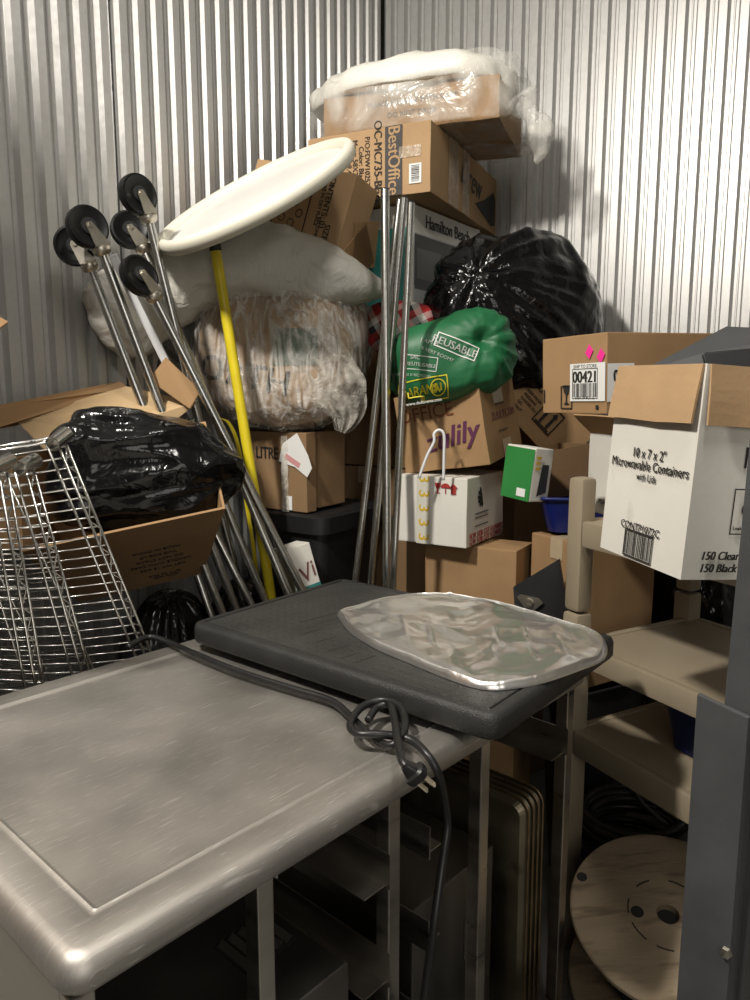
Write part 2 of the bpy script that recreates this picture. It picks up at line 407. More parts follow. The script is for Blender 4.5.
# ------------------------------------------------------------------ steel work table with pan slides
U_, V_ = V((.669, .743, 0)).normalized(), V((-.743, .669, 0)).normalized()
TM = M3(U_, V_, V((0, 0, 1)), V((-.311, .6635, 0)))
TL, TW, TZ = 1.16, .78, .90
def scratched():
    m = mat('scratched_steel', (.60, .57, .52), .33, .92); nt = m.node_tree; L = nt.links.new; b = nt.nodes['Principled BSDF']
    tc = nt.nodes.new('ShaderNodeTexCoord'); prev = None
    base = nt.nodes.new('ShaderNodeTexNoise'); base.inputs['Scale'].default_value = 5.5; base.inputs['Detail'].default_value = 6; L(tc.outputs['Object'], base.inputs[0])
    rr = nt.nodes.new('ShaderNodeMapRange'); rr.inputs[1].default_value = .3; rr.inputs[2].default_value = .7; rr.inputs[3].default_value = .47; rr.inputs[4].default_value = .57; L(base.outputs[0], rr.inputs[0]); L(rr.outputs[0], b.inputs['Roughness'])
    for ang, st, sc, th in ((-8, 26, 9, .665), (38, 22, 7, .69), (-55, 24, 8, .70), (8, 60, 16, .63)):
        mp = nt.nodes.new('ShaderNodeMapping'); mp.inputs['Rotation'].default_value = (0, 0, R(ang)); mp.inputs['Scale'].default_value = (1.6, st, 1); L(tc.outputs['Object'], mp.inputs[0])
        n = nt.nodes.new('ShaderNodeTexNoise'); n.inputs['Scale'].default_value = sc; n.inputs['Detail'].default_value = 2; n.inputs['Distortion'].default_value = .4; L(mp.outputs[0], n.inputs[0])
        mr = nt.nodes.new('ShaderNodeMapRange'); mr.inputs[1].default_value = th; mr.inputs[2].default_value = th + .10; L(n.outputs[0], mr.inputs[0])
        if prev is None: prev = mr.outputs[0]
        else:
            mx = nt.nodes.new('ShaderNodeMath'); mx.operation = 'MAXIMUM'; L(prev, mx.inputs[0]); L(mr.outputs[0], mx.inputs[1]); prev = mx.outputs[0]
    mc = nt.nodes.new('ShaderNodeMix'); mc.data_type = 'RGBA'; mc.inputs[6].default_value = (.47, .445, .41, 1); mc.inputs[7].default_value = (.72, .70, .66, 1); L(prev, mc.inputs[0])
    v = nt.nodes.new('ShaderNodeMapRange'); v.inputs[1].default_value = .25; v.inputs[2].default_value = .75; v.inputs[3].default_value = .84; v.inputs[4].default_value = 1.12; L(base.outputs[0], v.inputs[0])
    sc_ = nt.nodes.new('ShaderNodeVectorMath'); sc_.operation = 'SCALE'; L(mc.outputs[2], sc_.inputs[0]); L(v.outputs[0], sc_.inputs['Scale']); L(sc_.outputs[0], b.inputs['Base Color'])
    mm = nt.nodes.new('ShaderNodeMapping'); mm.inputs['Scale'].default_value = (3, 140, 1); mm.inputs['Rotation'].default_value = (0, 0, R(-6)); L(tc.outputs['Object'], mm.inputs[0])
    nn = nt.nodes.new('ShaderNodeTexNoise'); nn.inputs['Scale'].default_value = 5; L(mm.outputs[0], nn.inputs[0])
    ad = nt.nodes.new('ShaderNodeMath'); ad.operation = 'MULTIPLY_ADD'; L(prev, ad.inputs[0]); ad.inputs[1].default_value = 1.; L(nn.outputs[0], ad.inputs[2])
    bp = nt.nodes.new('ShaderNodeBump'); bp.inputs['Strength'].default_value = .10; bp.inputs['Distance'].default_value = .002; L(ad.outputs[0], bp.inputs['Height']); L(bp.outputs[0], b.inputs['Normal'])
    return m
MAT['worktop'] = scratched()
tbl = thing('work_table', 'stainless steel work table with scratched rolled edge top and pan slides underneath', 'table', TM)
def rrect(x0, y0, x1, y1, r, n=6):
    pts = []
    for cx, cy_, a0 in ((x1 - r, y0 + r, -90), (x1 - r, y1 - r, 0), (x0 + r, y1 - r, 90), (x0 + r, y0 + r, 180)):
        for k in range(n + 1):
            a = R(a0 + 90 * k / n); pts.append((cx + r * math.cos(a), cy_ + r * math.sin(a)))
    return pts
bm = BM(); rings = []
for ins, z in ((.018, TZ - .046), (.006, TZ - .042), (.001, TZ - .034), (0, TZ - .026), (.002, TZ - .016), (.007, TZ - .008), (.014, TZ - .002), (.024, TZ), (.058, TZ), (.062, TZ - .0015), (.066, TZ + .001), (.070, TZ - .004), (.074, TZ - .005)):
    rings.append([bm.verts.new((x, y, z)) for x, y in rrect(ins, ins, TL - ins, TW - ins, max(.034 - ins, .004))])
for a, b in zip(rings, rings[1:]):
    for k in range(len(a)): bm.faces.new((a[k], a[(k + 1) % len(a)], b[(k + 1) % len(a)], b[k]))
bm.faces.new(rings[-1]); bm.faces.new(rings[0][::-1])
obj('table_top', bm, MAT['worktop'], tbl, local=True, smooth=True, angle=50)
LEGU = (.008, .252, .508, .760, 1.082)
for v0 in (.010, .735):
    for u0 in LEGU:
        bm = BM(); add_box(bm, (u0, v0, 0), (u0 + .027, v0 + .027, TZ - .044), bevel=.002)
        obj('leg', bm, MAT['steel'], tbl, local=True)
for u0, sgn in ((.508, -1), (1.082, -1), (.035, 1), (.605, 1)):
    for z in ((.715,) if u0 > 1 else (.715, .545, .375, .205)):
        bm = BM(); a, b = (u0 - .0025, u0) if sgn < 0 else (u0, u0 + .0025)
        add_box(bm, (a, .006, z), (b, .755, z + .058)); x0, x1 = (u0 - .048, u0) if sgn < 0 else (u0, u0 + .048)
        add_box(bm, (x0, .018, z), (x1, .745, z + .0025)); obj('pan_slide', bm, MAT['steel'], tbl, local=True)
bm = BM(); add_box(bm, (.0095, .04, TZ - .52), (.0125, .73, TZ - .04)); obj('apron', bm, MAT['steel'], tbl, local=True)

def loc_uv(px, py, z): return TM.inverted() @ PZ(px, py, z)
# louvred steel appliance boxes and sheet pans standing below the table
def appliance(name, label, u0, u1, v0, v1, z1, louvres, side=None):
    t = thing(name, label, 'appliance', TM @ Matrix.Translation((u0, v0, 0)))
    a, b = u1 - u0, v1 - v0
    bm = BM(); add_box(bm, (0, 0, .03), (a, b, z1), bevel=.004); obj('casing', bm, MAT['steel_box'], t, local=True)
    for x, y in ((.03, .03), (a - .03, .03), (.03, b - .03), (a - .03, b - .03)):
        bm = BM(); add_lathe(bm, [(0, 0), (.015, 0), (.012, .031), (0, .031)], 12, Matrix.Translation((x, y, 0))); obj('foot', bm, MAT['black_rubber'], t, local=True)
    for (x, y, n, ln, stp) in louvres:
        o = BM(); add_box(o, (x - .004, y - .006, z1), (x + n * stp, y + ln + .006, z1 + .0008)); s = obj('vent_slots', o, MAT['dark'], t, local=True)
        o = BM()
        for k in range(n):
            add_prism(o, [(0, 0), (.011, .007), (.011, .0085), (0, .0015)], 0, ln, Matrix.Translation((x + k * stp, y, z1)) @ Matrix.Rotation(R(90), 4, 'X') @ Matrix.Scale(-1, 4, (0, 0, 1)))
        obj('louvre', o, MAT['steel'], s, local=False) if False else obj('louvre', o, MAT['steel_bright'], s, local=True)
    if side:
        for k in range(side):
            o = BM(); add_box(o, (a * .62 + k * .018, -.006, z1 - .20), (a * .62 + k * .018 + .007, .0, z1 - .11), bevel=.002); obj('louvre', o, MAT['steel_bright'], t, local=True)
        o = BM(); add_lathe(o, [(0, 0), (.008, 0), (.007, .004), (0, .006)], 14, Matrix.Translation((a - .03, 0, z1 - .055)) @ Matrix.Rotation(R(90), 4, 'X')); obj('screw', o, MAT['chrome'], t, local=True)
    return t
MAT['steel_box'] = mat('steel_dark_casing', (.23, .22, .205), .42, 1., var=.15, vscale=5, rvar=.08)
MAT['steel_bright'] = mat('steel_louvre', (.72, .70, .66), .3, 1.)
q = loc_uv(232, 952, .60); q2 = loc_uv(196, 905, .60)
appliance('kitchen_appliance', 'dark steel appliance with slotted louvre top below the work table', .10, .455, .046, .46, .60,
          [(q.x - .10 - .01, q.y - .046 - .05, 5, .075, .02), (q2.x - .10 - .02, q2.y - .046 - .01, 5, .05, .02), (.05, .03, 3, .075, .02)])
appliance('kitchen_appliance', 'tall plain steel appliance box with side louvres behind the hanging cord', .66, .925, .085, .46, .55, [], side=4)
MAT['pan'] = mat('greasy_aluminium', (.36, .32, .23), .42, 1., var=.35, vscale=6, rvar=.12, wear=((.05, .035, .02), 7, .60))
MAT['pan_rim'] = mat('greasy_pan_rim', (.30, .22, .13), .4, 1., var=.4, vscale=30)
for i in range(4):
    u0 = .962 + i * .019
    M = TM @ Matrix.Translation((u0, .03, .003)) @ Matrix.Rotation(R(-.8), 4, 'Y')
    lab = ['first of the four upright sheet pans, its greasy flat side showing beside the table leg', 'second upright sheet pan, close behind the greasy front one', 'third upright sheet pan of the row, only its rim showing', 'last upright sheet pan of the row, next to the far table leg'][i]
    t = thing('sheet_pan', lab, 'sheet pan', M, 'sheet pans standing under the table')
    bm = BM(); RM = M3((0, 1, 0), (0, 0, 1), (1, 0, 0), (0, 0, 0)); rr_ = []
    for ins, x in ((0, .001), (0, .004), (.006, .004), (.013, .016), (.013, .0175), (.006, .0055)):
        rr_.append([bm.verts.new(RM @ V((a, b, .018 - x))) for a, b in rrect(ins, ins, .46 - ins, .645 - ins, .03 - ins * .5)])
    for a, b in zip(rr_[:4], rr_[1:4]):
        for k in range(len(a)): bm.faces.new((a[k], a[(k + 1) % len(a)], b[(k + 1) % len(a)], b[k]))
    bm.faces.new(rr_[3])
    for r_ in rr_[4:]:
        for v in r_: bm.verts.remove(v)
    obj('pan_body', bm, MAT['pan'], t, local=True)
    bm = BM(); pp = [RM @ V((a, b, .0155)) for a, b in rrect(0, 0, .46, .645, .03)]; add_tube(bm, pp + [pp[0]], .0028, 6, cap=False); obj('rolled_rim', bm, MAT['pan_rim'], t, local=True, smooth=True)

# ------------------------------------------------------------------ black slab on the table, foil sheet, cord
SLZ = .962
cA, cB, cD = PZ(189, 622, SLZ), PZ(345, 577, SLZ), PZ(496, 718, SLZ)
sx = (cD - cA).normalized(); sy = V((-sx.y, sx.x, 0)); SLL, SLW = (cD - cA).length, .52
SM = M3(sx, sy, V((0, 0, 1)), V((cA.x, cA.y, TZ)))
def slab_mat():
    m = mat('black_textured_plastic', (.040, .040, .038), .48, spec=.35, bump=.35, bscale=300, var=.25, vscale=12); nt = m.node_tree; L = nt.links.new
    tc = [n for n in nt.nodes if n.type == 'TEX_COORD'][0]; bp0 = [n for n in nt.nodes if n.type == 'BUMP'][0]; b = nt.nodes['Principled BSDF']
    vo = nt.nodes.new('ShaderNodeTexVoronoi'); vo.inputs['Scale'].default_value = 42; vo.inputs['Randomness'].default_value = 0; vo.voronoi_dimensions = '2D'
    L(tc.outputs['Object'], vo.inputs[0])
    mr = nt.nodes.new('ShaderNodeMapRange'); mr.inputs[1].default_value = .16; mr.inputs[2].default_value = .24; L(vo.outputs['Distance'], mr.inputs[0])
    sep = nt.nodes.new('ShaderNodeSeparateXYZ'); L(tc.outputs['Object'], sep.inputs[0])
    return m, mr, bp0, b, nt
m, mr, bp0, b_, nt = slab_mat()
bp = nt.nodes.new('ShaderNodeBump'); bp.inputs['Strength'].default_value = .6; bp.inputs['Distance'].default_value = .003
nt.links.new(mr.outputs[0], bp.inputs['Height']); nt.links.new(bp0.outputs[0], bp.inputs['Normal']); nt.links.new(bp.outputs[0], b_.inputs['Normal'])
MAT['slab_dots'] = m; MAT['slab'] = mat('black_textured_rim', (.028, .028, .027), .46, spec=.4, bump=.5, bscale=320, var=.25, vscale=12)
slab = thing('plastic_shelf', 'black textured plastic shelf panel lying across the end of the steel table', 'shelf panel', SM)
Z1 = SLZ - TZ; Z0 = Z1 - .045
bm = BM(); rings = []
for ins, z in ((.05, Z0 + .012), (.012, Z0), (.004, Z0), (0, Z0 + .006), (0, Z1 - .012), (.004, Z1 - .003), (.010, Z1), (.022, Z1), (.0235, Z1 - .004), (.0275, Z1 - .004), (.029, Z1 - .001)):
    rings.append([bm.verts.new((x, y, z)) for x, y in rrect(ins, ins, SLL - ins, SLW - ins, max(.028 - ins, .004))])
for a, b in zip(rings, rings[1:]):
    for k in range(len(a)): bm.faces.new((a[k], a[(k + 1) % len(a)], b[(k + 1) % len(a)], b[k]))
bm.faces.new(rings[0][::-1])
obj('rim', bm, MAT['slab'], slab, local=True, smooth=True, angle=40)
bm = BM(); vs = [bm.verts.new((x, y, Z1 - .001)) for x, y in rrect(.0288, .0288, SLL - .0288, SLW - .0288, .004)]; bm.faces.new(vs)
lo = [bm.verts.new((v.co.x, v.co.y, Z1 - .02)) for v in vs]; bm.faces.new(lo[::-1])
for k in range(len(vs)): bm.faces.new((vs[k], vs[(k + 1) % len(vs)], lo[(k + 1) % len(vs)], lo[k]))
obj('dimpled_panel', bm, MAT['slab_dots'], slab, local=True)
Si = SM.inverted()
def slab_xy(px, py): q = Si @ PZ(px, py, SLZ); return (q.x, q.y)
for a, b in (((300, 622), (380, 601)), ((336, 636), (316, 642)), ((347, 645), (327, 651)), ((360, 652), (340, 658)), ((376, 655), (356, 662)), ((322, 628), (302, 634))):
    bm = BM(); line(bm, slab_xy(*a), slab_xy(*b), .004, Matrix.Translation((0, 0, Z1 - .0011))); obj('groove_shade', bm, MAT['dark'], slab, local=True)  # raised black strips paint the shade of grooves in the panel
for x, y in ((.12, .07), (.12, SLW - .07), (SLL - .2, .07), (SLL - .2, SLW - .07)):
    bm = BM(); add_lathe(bm, [(0, 0), (.022, 0), (.020, Z0 + .009), (0, Z0 + .009)], 16, Matrix.Translation((x, y, .0022))); obj('foot', bm, MAT['black_rubber'], slab, local=True)

fo = [(337, 614), (350, 609), (395, 598), (430, 595), (470, 599), (520, 610), (560, 622), (596, 634), (607, 645), (603, 658), (580, 668), (545, 680), (515, 686), (485, 687), (455, 679), (410, 661), (375, 646), (350, 630)]
pts = [PZ(x, y, SLZ + .006) for x, y in fo]; pl = smooth_path(pts + [pts[0]], 10)[:-1]; cen = sum(pl, V()) / len(pl)
segs_ = []
for a, b in (((120, 105), (114, 150)), ((186, 105), (200, 162)), ((255, 128), (270, 182)), ((425, 130), (442, 182)), ((495, 120), (516, 175)), ((512, 170), (538, 212)), ((583, 148), (612, 202)), ((300, 40), (340, 60))):
    segs_.append((PZ(330 + a[0] / 2.586, 580 + a[1] / 2.586, SLZ + .006), PZ(330 + b[0] / 2.586, 580 + b[1] / 2.586, SLZ + .006)))
def sd(p, a, b):
    d = b - a; t = max(0, min(1, (p - a).dot(d) / d.dot(d))); q = p - a - d * t; q.z = 0; return q.length
bm = BM(); NR = 64; rings = []
prof = lambda s: .007 * math.exp(-((s - .975) / .012) ** 2) + .002 * max(0, (s - .86) / .12) * (s < .985)
for i in range(NR + 1):
    s = 1 - (i / NR) ** 1.0 * .985 if i else 1.0
    ring = []
    for k, p in enumerate(pl):
        q = cen + (p - cen) * s; h = .0045 * min(1, (1 - s) * 40 + .3) + prof(s)
        h += (.014 * crease(q, 6.5, 2, 3) + .0026 * crease(q, 15, 2, 9)) * min(1, .15 + (1 - s) * 7) + .0012
        for a, b in segs_:
            dd = sd(q, a, b)
            if dd < .012: h += .0035 * math.exp(-(dd / .0035) ** 2)
        ring.append(bm.verts.new((q.x, q.y, SLZ + max(h, .0012))))
    rings.append(ring)
for a, b in zip(rings, rings[1:]):
    for k in range(len(a)): bm.faces.new((a[k], a[(k + 1) % len(a)], b[(k + 1) % len(a)], b[k]))
bm.faces.new(rings[-1])
bot = [bm.verts.new((v.co.x, v.co.y, SLZ + .0006)) for v in rings[0]]
for k in range(len(bot)): bm.faces.new((bot[k], bot[(k + 1) % len(bot)], rings[0][(k + 1) % len(bot)], rings[0][k]))
foil = obj('foil_lid', bm, MAT['foil'], smooth=True, angle=60)
tag(foil, 'crumpled silver foil platter lid lying on the black plastic shelf panel', 'foil lid')

def zpath(l): return smooth_path([PZ(x, y, z) for x, y, z in l], 8)
cord = thing('power_cord', 'knotted black power cord trailing over the steel table with hanging plug', 'cord', PZ(330, 705, TZ))
zc = TZ + .008
def k7(l): return [(330 + x / 5.36, 680 + y / 5.36, z) for x, y, z in l]
bm = BM(); cr = .0068
add_tube(bm, zpath([(128, 647, .913), (140, 640, .914), (152, 637, .914), (170, 643, .912), (200, 656, .914), (240, 672, .913), (290, 688, .911)] + k7([(0, 110, .910), (100, 185, .912), (185, 268, .913), (262, 330, .912), (330, 350, .916), (388, 292, .928), (402, 220, .935), (370, 138, .938), (270, 108, .936), (165, 150, .930), (108, 240, .924), (150, 288, .926), (250, 290, .928), (345, 300, .924), (440, 325, .922), (530, 412, .914), (590, 530, .880), (620, 690, .80)]) + [(447, 830, .76), (440, 880, .70), (432, 940, .62), (424, 1000, .52), (420, 1040, .42)]), cr, 10)
obj('cable', bm, MAT['black_rubber'], cord, smooth=True)
bm = BM(); add_tube(bm, zpath(k7([(205, 215, .920), (250, 150, .926), (320, 130, .933), (345, 200, .934), (362, 320, .938), (383, 420, .942), (408, 465, .938)])), cr, 10); obj('cable', bm, MAT['black_rubber'], cord, smooth=True)
p0, p1 = PZ(330 + 400 / 5.36, 680 + 455 / 5.36, .940), PZ(330 + 478 / 5.36, 680 + 520 / 5.36, .918)
pz = (p1 - p0).normalized(); px_ = RIGHT - pz * RIGHT.dot(pz); px_.normalize(); PM = M3(px_, pz.cross(px_), pz, p0); pl_ = (p1 - p0).length
bm = BM(); add_loft(bm, [PM @ V((0, 0, z * pl_)) for z in (0, .25, .5, .6, .9, 1.0)], [.007, .010, .012, .0175, .0175, .016], [.007, .009, .010, .014, .014, .013], PM.to_3x3() @ V((1, 0, 0)), PM.to_3x3() @ V((0, 1, 0)), 20, 3.2)
plug = obj('plug', bm, MAT['black_rubber'], cord, smooth=True, angle=40)
MAT['brass'] = mat('brass_prong', (.90, .82, .62), .35, .7)
for x, y, s in ((-.0075, .002, (.0016, .0042, .026)), (.0075, .002, (.0016, .0042, .026))):
    bm = BM(); add_box(bm, (x - s[0], y - s[1], pl_), (x + s[0], y + s[1], pl_ + s[2]), PM, bevel=.0006); obj('prong', bm, MAT['brass'], plug)
bm = BM(); add_tube(bm, [PM @ V((0, -.008, pl_)), PM @ V((0, -.008, pl_ + .028))], .0030, 10); obj('prong', bm, MAT['brass'], plug)
# ------------------------------------------------------------------ left side: posts on casters, open box, bags, wire shelves
def axis_M(a, b, face=None):
    """frame with z from a to b; y roughly towards `face`"""
    z = (b - a).normalized(); f = V(face) if face is not None else -FWD
    y = (f - z * f.dot(z)).normalized(); return M3(y.cross(z), y, z, a)
def groove_mat(name, col, rough):
    m = mat(name, col, rough, 1., var=.1, vscale=15); nt = m.node_tree; L = nt.links.new; b = nt.nodes['Principled BSDF']
    tc = [n for n in nt.nodes if n.type == 'TEX_COORD'][0]; s = nt.nodes.new('ShaderNodeSeparateXYZ'); L(tc.outputs['Object'], s.inputs[0])
    d = nt.nodes.new('ShaderNodeMath'); d.operation = 'MULTIPLY'; d.inputs[1].default_value = 39.4; L(s.outputs[2], d.inputs[0])
    f = nt.nodes.new('ShaderNodeMath'); f.operation = 'FRACT'; L(d.outputs[0], f.inputs[0])
    g = nt.nodes.new('ShaderNodeMath'); g.operation = 'GREATER_THAN'; g.inputs[1].default_value = .13; L(f.outputs[0], g.inputs[0])
    bp = nt.nodes.new('ShaderNodeBump'); bp.inputs['Strength'].default_value = .8; bp.inputs['Distance'].default_value = .002; L(g.outputs[0], bp.inputs['Height']); L(bp.outputs[0], b.inputs['Normal'])
    return m
MAT['post'] = groove_mat('chrome_post', (.50, .50, .48), .26)
MAT['wheel'] = mat('caster_tyre', (.005, .005, .005), .4, spec=.25, var=.2, vscale=30)
def post(label, top, Yt, low, Yl, group, caster=None, r=.0125, name='shelf_post', m='post'):
    A, B = P(*top, Yt), P(*low, Yl); d = (B - A) / (A.z - B.z); G = A + d * (A.z - .009)
    M = axis_M(G, A); Ln = (A - G).length
    t = thing(name, label, 'shelf post', M, group)
    bm = BM(); add_tube(bm, [(0, 0, Ln * k / 12) for k in range(13)], r, 14); obj('tube', bm, MAT[m], t, local=True, smooth=True, angle=50)
    bm = BM(); add_lathe(bm, [(0, -.002), (r * 1.35, -.002), (r * 1.35, .018), (r * .98, .022)], 14); obj('end_foot', bm, MAT['black_plastic'], t, local=True, smooth=True, angle=40)
    if caster is None:
        bm = BM(); add_lathe(bm, [(r * .9, Ln - .001), (r * 1.04, Ln), (r * .8, Ln + .004), (0, Ln + .004)], 14); obj('end_cap', bm, MAT['black_plastic'], t, local=True, smooth=True, angle=40)
    else:
        az, tilt = caster
        K = Matrix.Translation((0, 0, Ln)) @ Matrix.Rotation(R(az), 4, 'Z')
        bm = BM(); add_lathe(bm, [(0, 0), (r, 0), (.021, .006), (.024, .013), (.024, .020), (.018, .026), (0, .026)], 24, K); obj('swivel_bearing', bm, MAT['zinc'], t, local=True, smooth=True, angle=35)
        ax = V((.016, 0, .076)); wr = .054
        fk = BM()
        for s in (-1, 1):
            add_prism(fk, [(-.020, .024), (.022, .024), (.028, .076), (.023, .085), (.010, .085), (.004, .074)], s * .0175 - .0012, s * .0175 + .0012, K @ M3((1, 0, 0), (0, 0, 1), (0, -1, 0), (0, 0, 0)))
        add_box(fk, (-.020, -.0185, .022), (.022, .0185, .0265), K); obj('fork', fk, MAT['zinc'], t, local=True)
        WM = K @ M3((1, 0, 0), (0, 0, 1), (0, -1, 0), ax)
        bm = BM(); add_lathe(bm, [(.020, -.008), (.040, -.009), (.047, -.0135), (.0525, -.0125), (wr, -.007), (wr, .007), (.0525, .0125), (.047, .0135), (.040, .009), (.020, .008)], 40, WM, close=True)
        wh = obj('wheel', bm, MAT['wheel'], t, local=True, smooth=True, angle=35)
        bm = BM(); add_lathe(bm, [(0, -.0135), (.021, -.0135), (.021, .0135), (0, .0135)], 20, WM); obj('hub', bm, MAT['black_plastic'], wh, local=True)
        bm = BM(); add_lathe(bm, [(0, -.023), (.007, -.023), (.007, .023), (0, .023)], 10, WM); obj('axle_bolt', bm, MAT['zinc'], wh, local=True)
    return t
GL = 'chrome shelf posts leaning on the left wall'
post('chrome shelf post topped by the highest black caster of the leaning bundle', (150, 224), 2.107, (241, 592), 2.22, GL, (50, 0))
post('chrome shelf post with black caster, just left of the white tube', (104, 256), 1.991, (231, 596), 2.102, GL, (44, 0))
post('chrome shelf post whose caster is lowest, below the highest wheel', (157, 302), 2.019, (301, 588), 2.106, GL, (55, 0))
post('chrome shelf post whose caster sits between the highest and the lowest ones', (146, 254), 2.194, (287, 590), 2.14, GL, (25, 0))
post('chrome shelf post with the leftmost black caster, by the corrugated wall', (92, 272), 2.045, (218, 602), 2.065, GL, (15, 0))
post('chrome shelf post standing leftmost at the foot of the leaning bundle', (165, 480), 2.206, (208, 606), 2.142, GL)
post('chrome shelf post without caster, fifth foot from the left in the leaning bundle', (178, 460), 2.149, (250, 602), 2.142, GL)
post('chrome shelf post without caster, directly left of the yellow pole foot', (190, 420), 2.127, (264, 598), 2.163, GL)
A, B = P(113, 256, 2.053), P(155, 340, 2.125); d = (B - A) / (A.z - B.z)
M = axis_M(A + d * .62, A); t = thing('white_tube', 'white plastic square tube leaning among the chrome caster posts', 'tube', M)
MAT['white_plastic'] = mat('white_plastic', (.74, .75, .76), .4)
bm = BM(); Ln = (A - M.translation).length; add_box(bm, (-.011, -.008, 0), (.011, .008, Ln), bevel=.002); obj('tube_body', bm, MAT['white_plastic'], t, local=True)
bm = BM(); add_box(bm, (-.012, -.009, Ln - .004), (.012, .009, Ln + .004), bevel=.002); obj('end_cap', bm, MAT['white_plastic'], t, local=True)

# yellow broom pole
A, B = P(221, 284, 2.199), P(270, 590, 2.205); d = (B - A) / (A.z - B.z); A = A - d * .115
M = axis_M(A + d * (A.z - .004), A); Ln = (A - M.translation).length
MAT['yellow'] = mat('yellow_fibreglass', (.72, .58, .02), .38, var=.08, vscale=20)
t = thing('broom_pole', 'bright yellow pole with black end leaning under the round white table top', 'pole', M)
bm = BM(); add_tube(bm, [(0, 0, Ln * k / 8) for k in range(9)], .0155, 18); obj('shaft', bm, MAT['yellow'], t, local=True, smooth=True, angle=50)
bm = BM(); add_lathe(bm, [(.0163, Ln - .025), (.0175, Ln - .02), (.0175, Ln + .035), (.013, Ln + .042), (0, Ln + .042)], 18); obj('end_grip', bm, MAT['black_plastic'], t, local=True, smooth=True, angle=40)
bm = BM(); add_lathe(bm, [(0, -.002), (.018, -.002), (.018, .05), (.0158, .055)], 18); obj('ferrule', bm, MAT['black_plastic'], t, local=True, smooth=True, angle=40)
# small curved yellow strip beside the posts
bm = BM(); pts = smooth_path([P(219, 418, 2.30), P(228, 422, 2.30), P(236, 438, 2.30), P(241, 462, 2.30), P(246, 500, 2.31), P(255, 560, 2.32), P(262, 640, 2.34)], 6)
add_loft(bm, pts, [.007] * len(pts), [.002] * len(pts), V((.8, .6, 0)), V((-.6, .8, 0)), 12)
tag(obj('yellow_strap', bm, MAT['yellow'], smooth=True), 'curved yellow plastic band behind the chrome posts and beside the black bag', 'strap')

# ---- open carton holding a black bag
def slab_poly(name, pts, th, m, parent):
    nn = (pts[1] - pts[0]).cross(pts[2] - pts[0]).normalized()
    if nn.z < 0: nn = -nn
    bm = BM(); a_ = [bm.verts.new(p) for p in pts]; b_ = [bm.verts.new(p - nn * th) for p in pts]
    bm.faces.new(a_); bm.faces.new(b_[::-1])
    for k in range(len(pts)): bm.faces.new((a_[k], b_[k], b_[(k + 1) % len(pts)], a_[(k + 1) % len(pts)]))
    bmesh.ops.bevel(bm, geom=bm.edges[:], offset=min(.002, th * .4), segments=2, affect='EDGES'); obj(name, bm, m, parent)
FL, FR, BR = P(22, 552, 1.74), P(226, 508, 1.86), P(200, 402, 2.07)
x = (FR - FL); a_ = x.length; x.normalize(); y = BR - FR; y -= x * x.dot(y); b_ = y.length; y.normalize(); z = x.cross(y); b_ *= .80
hB = .33; M = M3(x, y, z, FL - z * hB)
t = thing('open_carton', 'large open cardboard carton holding a black bag by the left wall', 'carton', M)
dims = (a_, b_, hB)
bm = BM(); shell(bm, *dims, open_top=True, th=.006, wob=.004); obj('body', bm, MAT['card'], t, local=True)
for o_ in t.children:
    for v in o_.data.vertices: k_ = 1 - v.co.z / hB; v.co.x = v.co.x * (1 - .30 * k_) + .05 * k_; v.co.y *= 1 - .62 * k_
flap(t, *dims, 'L', .20, 60, MAT['card'])
slab_poly('flap', [P(14, 418, 1.90), P(126, 386, 2.16), P(197, 402, 2.08), P(150, 440, 2.00), P(45, 450, 1.85)], .004, MAT['card_lit'], t)
slab_poly('flap', [P(-8, 406, 1.82), P(120, 381, 2.185), P(129, 388, 2.19), P(16, 425, 1.92), P(-8, 430, 1.81)], .004, MAT['card'], t)
slab_poly('flap', [P(149, 380, 2.06), P(166, 357, 2.06), P(201, 391, 2.07), P(190, 409, 2.05)], .004, MAT['card'], t)
# wide flap painted pale as if lit, lying towards the viewer over the back edge
for k, (s, y0) in enumerate((('MADE IN CHINA', .20), ('THIS SIDE UP', .175), ('DO NOT STACK', .15), ('HANDLE WITH CARE', .125), ('NET WT 18 KGS', .10), ('QTY 24 PCS', .06), ('CTN NO', .045))):
    text_on(t, s, .017, at('R', *dims, a_ * .60, y0, 180), MAT['print_dark'])
bag_c = [P(52, 480, 1.78), P(70, 474, 1.82), P(100, 468, 1.88), (P(150, 470, 1.91)), P(195, 472, 1.93), P(224, 472, 1.95), P(240, 472, 1.96)]
n = 40; cs = lerp_list(bag_c, n); rx = lerp_list([.035, .075, .098, .10, .08, .05, .012], n); ry = lerp_list([.035, .125, .150, .145, .115, .075, .012], n)
bm = BM(); add_loft(bm, cs, rx, ry, V((-.25, .95, 0)).normalized(), V((.05, -.1, 1)).normalized(), 90, 2.3)
def fold(p, nrm):
    q = p - cs[n // 2]; s = q.dot(V((.95, .25, 0)))
    return .020 * crease(V((s * .30, p.y * 2.6, p.z * 3.2)), 3.4, 2, 1) + .006 * crease(p, 7, 2, 4)
bmesh.ops.subdivide_edges(bm, edges=[e for e in bm.edges], cuts=1, use_grid_fill=True); displace(bm, fold)
tag(obj('trash_bag', bm, MAT['bag_black'], smooth=True), 'shiny black plastic bag stuffed in the open carton at left', 'trash bag')

